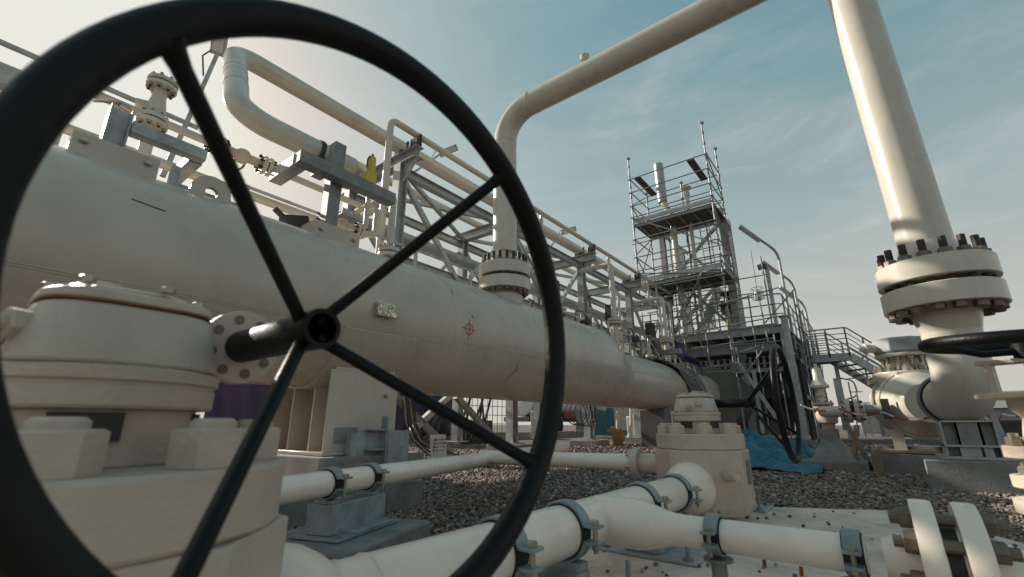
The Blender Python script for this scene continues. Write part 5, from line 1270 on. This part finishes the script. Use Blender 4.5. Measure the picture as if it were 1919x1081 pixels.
# parked tank lorry, white and red, far under the vessel
lx = -17.
def L_(px, py): return at(px, py, x=lx)
a = L_(1000, 765); c = L_(1165, 765)
t = thing('tank_lorry', 'white and red tank lorry parked far behind the rack, seen under the vessel', 'lorry', (lx, (a.y+c.y)/2, 0))
obj('tank', MB().lathe((lx-1, a.y, 2.0), (0, 1, 0), [(.5, -.15), (.95, 0), (.95, c.y-a.y), (.5, c.y-a.y+.15)], n=24), 'whitebox', t)
obj('chassis', MB().bx(lx-1.9, lx+.1, a.y-.6, c.y+.4, .75, 1.02), 'dark', t)
obj('side_panel', MB().bx(lx+.0, lx+.08, a.y+3.5, c.y-.2, .8, 1.45), 'red', t)
obj('cab', MB().bx(lx-2, lx+.1, c.y+.5, c.y+2.4, .7, 2.7), 'whitebox', t, bev=.08)
for f in (.08, .22, .75, .98): yy = a.y+(c.y-a.y)*f; obj('wheel', MB().lathe((lx-.15, yy, .5), (1, 0, 0), [(.2, 0), (.5, .02), (.5, .26), (.2, .28)], n=20), 'rubber', t)
# grey cabinet, white boxes, tarp, rope round the rack feet
t = thing('pipe_rail', 'white bent pipe guard rail between the rack posts', 'rail', (-5.9, 10.9, 0))
def G(px, py, x=-5.9): return at(px, py, x=x)
for (p, q) in (((1158, 770), (1158, 838)), ((1183, 765), (1183, 820))): obj('upright', MB().cyl(G(*p), G(*q), .045, n=10), 'cream', t)
obj('cross_rail', MB().tube([G(1120, 818), G(1150, 820), G(1178, 822), G(1183, 800)], .05, n=10, fil=.15), 'cream', t)
def blueh(u, v):
    p = G(1112+36*u, 766, x=-7.0); return V((-7.0+.05*math.sin(u*14), p.y, p.z-.95*v*(1-.4*u)+.05*math.sin(u*9)))
sheet('tarpaulin', 'small blue tarpaulin hanging under the vessel between rack posts', 'tarpaulin', blueh, 16, 8, 'blue', G(1130, 780, x=-7))
t = thing('rope_bundle', 'brown rope bundle hung over the white guard rail below the vessel', 'rope', G(1152, 820))
for k in range(9):
    p = G(1143+2.5*k, 800+2*(k % 3)); obj('strand', MB().tube([p, p+V((.08, .05, -.2)), p+V((.06+.02*(k % 2), .1-.03*k, -.42)), p+V((.02, .02, -.55))], .035, n=7, fil=.1), 'orange', t)
for i, (px, w, h_, x, m_, l_) in enumerate(((1030, 1.2, 1.1, -10.5, 'greybox', 'grey steel cabinet in the shade under the vessel'), (1205, .9, .9, -7.8, 'whitebox', 'white bin in the shade left of the thin vessel end'), (905, 1.0, .7, -9.8, 'dark', 'dark crate on the ground behind the mesh panel'))):
    p = at(px, 800, x=x); o = obj('storage_box', MB().bx(x-.5, x, p.y-w/2, p.y+w/2, 0, h_), m_, None, bev=.02, loc=(x, p.y, 0)); tag(o, l_, 'storage box')
# far trestles, more rack bays on the far side and horizon plant
far = random.Random(11)
for i in range(7):
    y = 26+7*i; x = -14+far.uniform(-4, 8); w = far.uniform(3, 7); h_ = far.uniform(1.6, 3.2)
    o = obj('site_container', MB().bx(x-w/2, x+w/2, y, y+2.4, 0, h_), ['greybox', 'tank', 'whitebox', 'blue', 'greybox', 'tank', 'dark'][i], None, bev=.03, loc=(x, y, 0))
    tag(o, ['grey site container behind the rack, nearest of the row', 'pale grey site container in the far row', 'white site container in the far row', 'blue site container in the far row', 'low grey site container near the horizon', 'small pale container near the horizon', 'dark container farthest away at the horizon'][i], 'container', 'far containers')
for i, (x, y, w, h_, m_, l_) in enumerate(((3.5, 40, 9, 1.5, 'greybox', 'low grey shed far off on the right horizon'), (1.2, 30, 2.4, .9, 'net', 'dark covered pile beyond the relief valve'), (3.0, 20, 2.2, .7, 'dark', 'dark covered heap behind the ball valve'), (9.5, 26, 6, 1.0, 'tank', 'low grey pipe skid at the far right'), (14, 45, 14, 2.2, 'greybox', 'long grey shed far off behind the stairs'))):
    b = MB().bx(x-w/2, x+w/2, y, y+2, 0, h_)
    if i in (0, 4): b.add([(x-w/2-.2, y-.2, h_), (x+w/2+.2, y-.2, h_), (x+w/2+.2, y+2.2, h_), (x-w/2-.2, y+2.2, h_), (x-w/2-.2, y+1, h_+.6), (x+w/2+.2, y+1, h_+.6)], [(0, 1, 5, 4), (3, 4, 5, 2), (0, 4, 3), (1, 2, 5), (0, 3, 2, 1)])
    o = obj('storage_shed' if i in (0, 4) else 'covered_pile', b, m_, None, bev=.05, loc=(x, y, 0)); tag(o, l_, 'shed' if i in (0, 4) else 'pile')
t = thing('lattice_mast', 'short lattice scaffold frame far off between relief valve and ball valve', 'scaffold', (.2, 30, 0))
p0 = at(1590, 715, y=30); p1 = at(1625, 770, y=30)
for f in (0, .5, 1):
    x = p0.x+(p1.x-p0.x)*f; obj('upright', MB().bar((x, 30, 0), (x, 30, p0.z-(p0.z-1.6)*f), .07, .07), 'scaf', t)
for z in (.8, 1.5, 2.2, 2.9): obj('rung', MB().bar((p0.x, 30, z), (p1.x, 30, z), .05, .05), 'scaf', t)

# ================================================================ CAMERA, SUN, SKY
cam = bpy.data.cameras.new('camera'); co = bpy.data.objects.new('camera', cam); COL.objects.link(co)
co.location = (0, 0, H); co.rotation_euler = (PI/2+TILT, 0, AZ)
cam.sensor_width = 36; cam.lens = 36*F/1919.; cam.clip_start = .02; cam.clip_end = 3000
cam.dof.use_dof = True; cam.dof.focus_distance = 5.5; cam.dof.aperture_fstop = 4.0
SC.camera = co
EL = math.radians(27); SA = math.atan2(-1.454, -.105)
sd_ = V((math.sin(SA)*math.cos(EL), math.cos(SA)*math.cos(EL), math.sin(EL)))
sun = bpy.data.lights.new('sun', 'SUN'); sun.energy = 5.0; sun.angle = math.radians(.55); sun.color = (1, .925, .81)
so = bpy.data.objects.new('sun', sun); COL.objects.link(so); so.rotation_mode = 'QUATERNION'; so.rotation_quaternion = V((0, 0, 1)).rotation_difference(sd_); so.location = sd_*60
w = bpy.data.worlds.new('World'); SC.world = w; w.use_nodes = True; T = w.node_tree; L = T.links.new
bg = T.nodes['Background']; bg.inputs['Strength'].default_value = .15
sky = T.nodes.new('ShaderNodeTexSky'); sky.sky_type = 'NISHITA'; sky.sun_disc = False; sky.sun_elevation = EL; sky.sun_rotation = SA % (2*PI)
sky.air_density = 1.0; sky.dust_density = 3.2; sky.ozone_density = 1.2; sky.altitude = 0
gm = T.nodes.new('ShaderNodeGamma'); gm.inputs['Gamma'].default_value = .45; L(sky.outputs[0], gm.inputs['Color'])
bw = T.nodes.new('ShaderNodeRGBToBW'); L(gm.outputs[0], bw.inputs[0])
dv = N(T, 'ShaderNodeMath', operation='DIVIDE'); dv.inputs[1].default_value = 4.; L(bw.outputs[0], dv.inputs[0])
SKY_K = 1.42
tint = ramp(T, [(.30, (.53*SKY_K/2, .93*SKY_K/2, .88*SKY_K/2)), (.42, (.82*SKY_K/2, 1.0*SKY_K/2, .92*SKY_K/2)), (.62, (1.03*SKY_K/2, 1.0*SKY_K/2, .90*SKY_K/2))]); L(dv.outputs[0], tint.inputs['Fac'])
hs = T.nodes.new('ShaderNodeMixRGB'); hs.blend_type = 'MULTIPLY'; hs.inputs['Fac'].default_value = 1; L(gm.outputs[0], hs.inputs['Color1']); L(tint.outputs['Color'], hs.inputs['Color2'])
tc = T.nodes.new('ShaderNodeTexCoord'); mp = T.nodes.new('ShaderNodeMapping'); mp.inputs['Scale'].default_value = (1.3, 1.3, 4.2); L(tc.outputs['Generated'], mp.inputs['Vector'])
n1 = N(T, 'ShaderNodeTexNoise', Scale=2.6, Detail=11., Roughness=.62, Distortion=.5); L(mp.outputs['Vector'], n1.inputs['Vector'])
rp = ramp(T, [(.45, (0, 0, 0)), (.58, (.25, .25, .25)), (.74, (.9, .9, .9))]); L(n1.outputs['Fac'], rp.inputs['Fac'])
sep = T.nodes.new('ShaderNodeSeparateXYZ'); L(tc.outputs['Generated'], sep.inputs[0])
fd = ramp(T, [(.0, (1, 1, 1)), (.55, (.45, .45, .45)), (.9, (.1, .1, .1))]); L(sep.outputs['Z'], fd.inputs['Fac'])
mm = N(T, 'ShaderNodeMath', operation='MULTIPLY'); L(rp.outputs['Color'], mm.inputs[0]); L(fd.outputs['Color'], mm.inputs[1])
mx = T.nodes.new('ShaderNodeMixRGB'); mx.inputs['Color2'].default_value = (1.9, 1.85, 1.72, 1); L(mm.outputs[0], mx.inputs['Fac']); L(hs.outputs['Color'], mx.inputs['Color1'])
dbl = T.nodes.new('ShaderNodeMixRGB'); dbl.blend_type = 'ADD'; dbl.inputs['Fac'].default_value = 1; L(mx.outputs['Color'], dbl.inputs['Color1']); L(mx.outputs['Color'], dbl.inputs['Color2']); 
hz = T.nodes.new('ShaderNodeMixRGB'); hz.inputs['Color2'].default_value = (3.3, 3.1, 2.78, 1)
om = N(T, 'ShaderNodeMath', operation='SUBTRACT', use_clamp=True); om.inputs[0].default_value = 1; L(sep.outputs['Z'], om.inputs[1])
pw = N(T, 'ShaderNodeMath', operation='POWER'); pw.inputs[1].default_value = 2.15; L(om.outputs[0], pw.inputs[0]); L(pw.outputs[0], hz.inputs['Fac']); L(dbl.outputs['Color'], hz.inputs['Color1'])
dk = T.nodes.new('ShaderNodeMixRGB'); dk.blend_type = 'DARKEN'; dk.inputs['Fac'].default_value = 1; dk.inputs['Color2'].default_value = (4.35, 4.3, 3.95, 1); L(hz.outputs['Color'], dk.inputs['Color1']); L(dk.outputs['Color'], bg.inputs['Color'])
SC.view_settings.view_transform = 'Standard'; SC.view_settings.look = 'None'; SC.view_settings.exposure = .35; SC.view_settings.gamma = 1
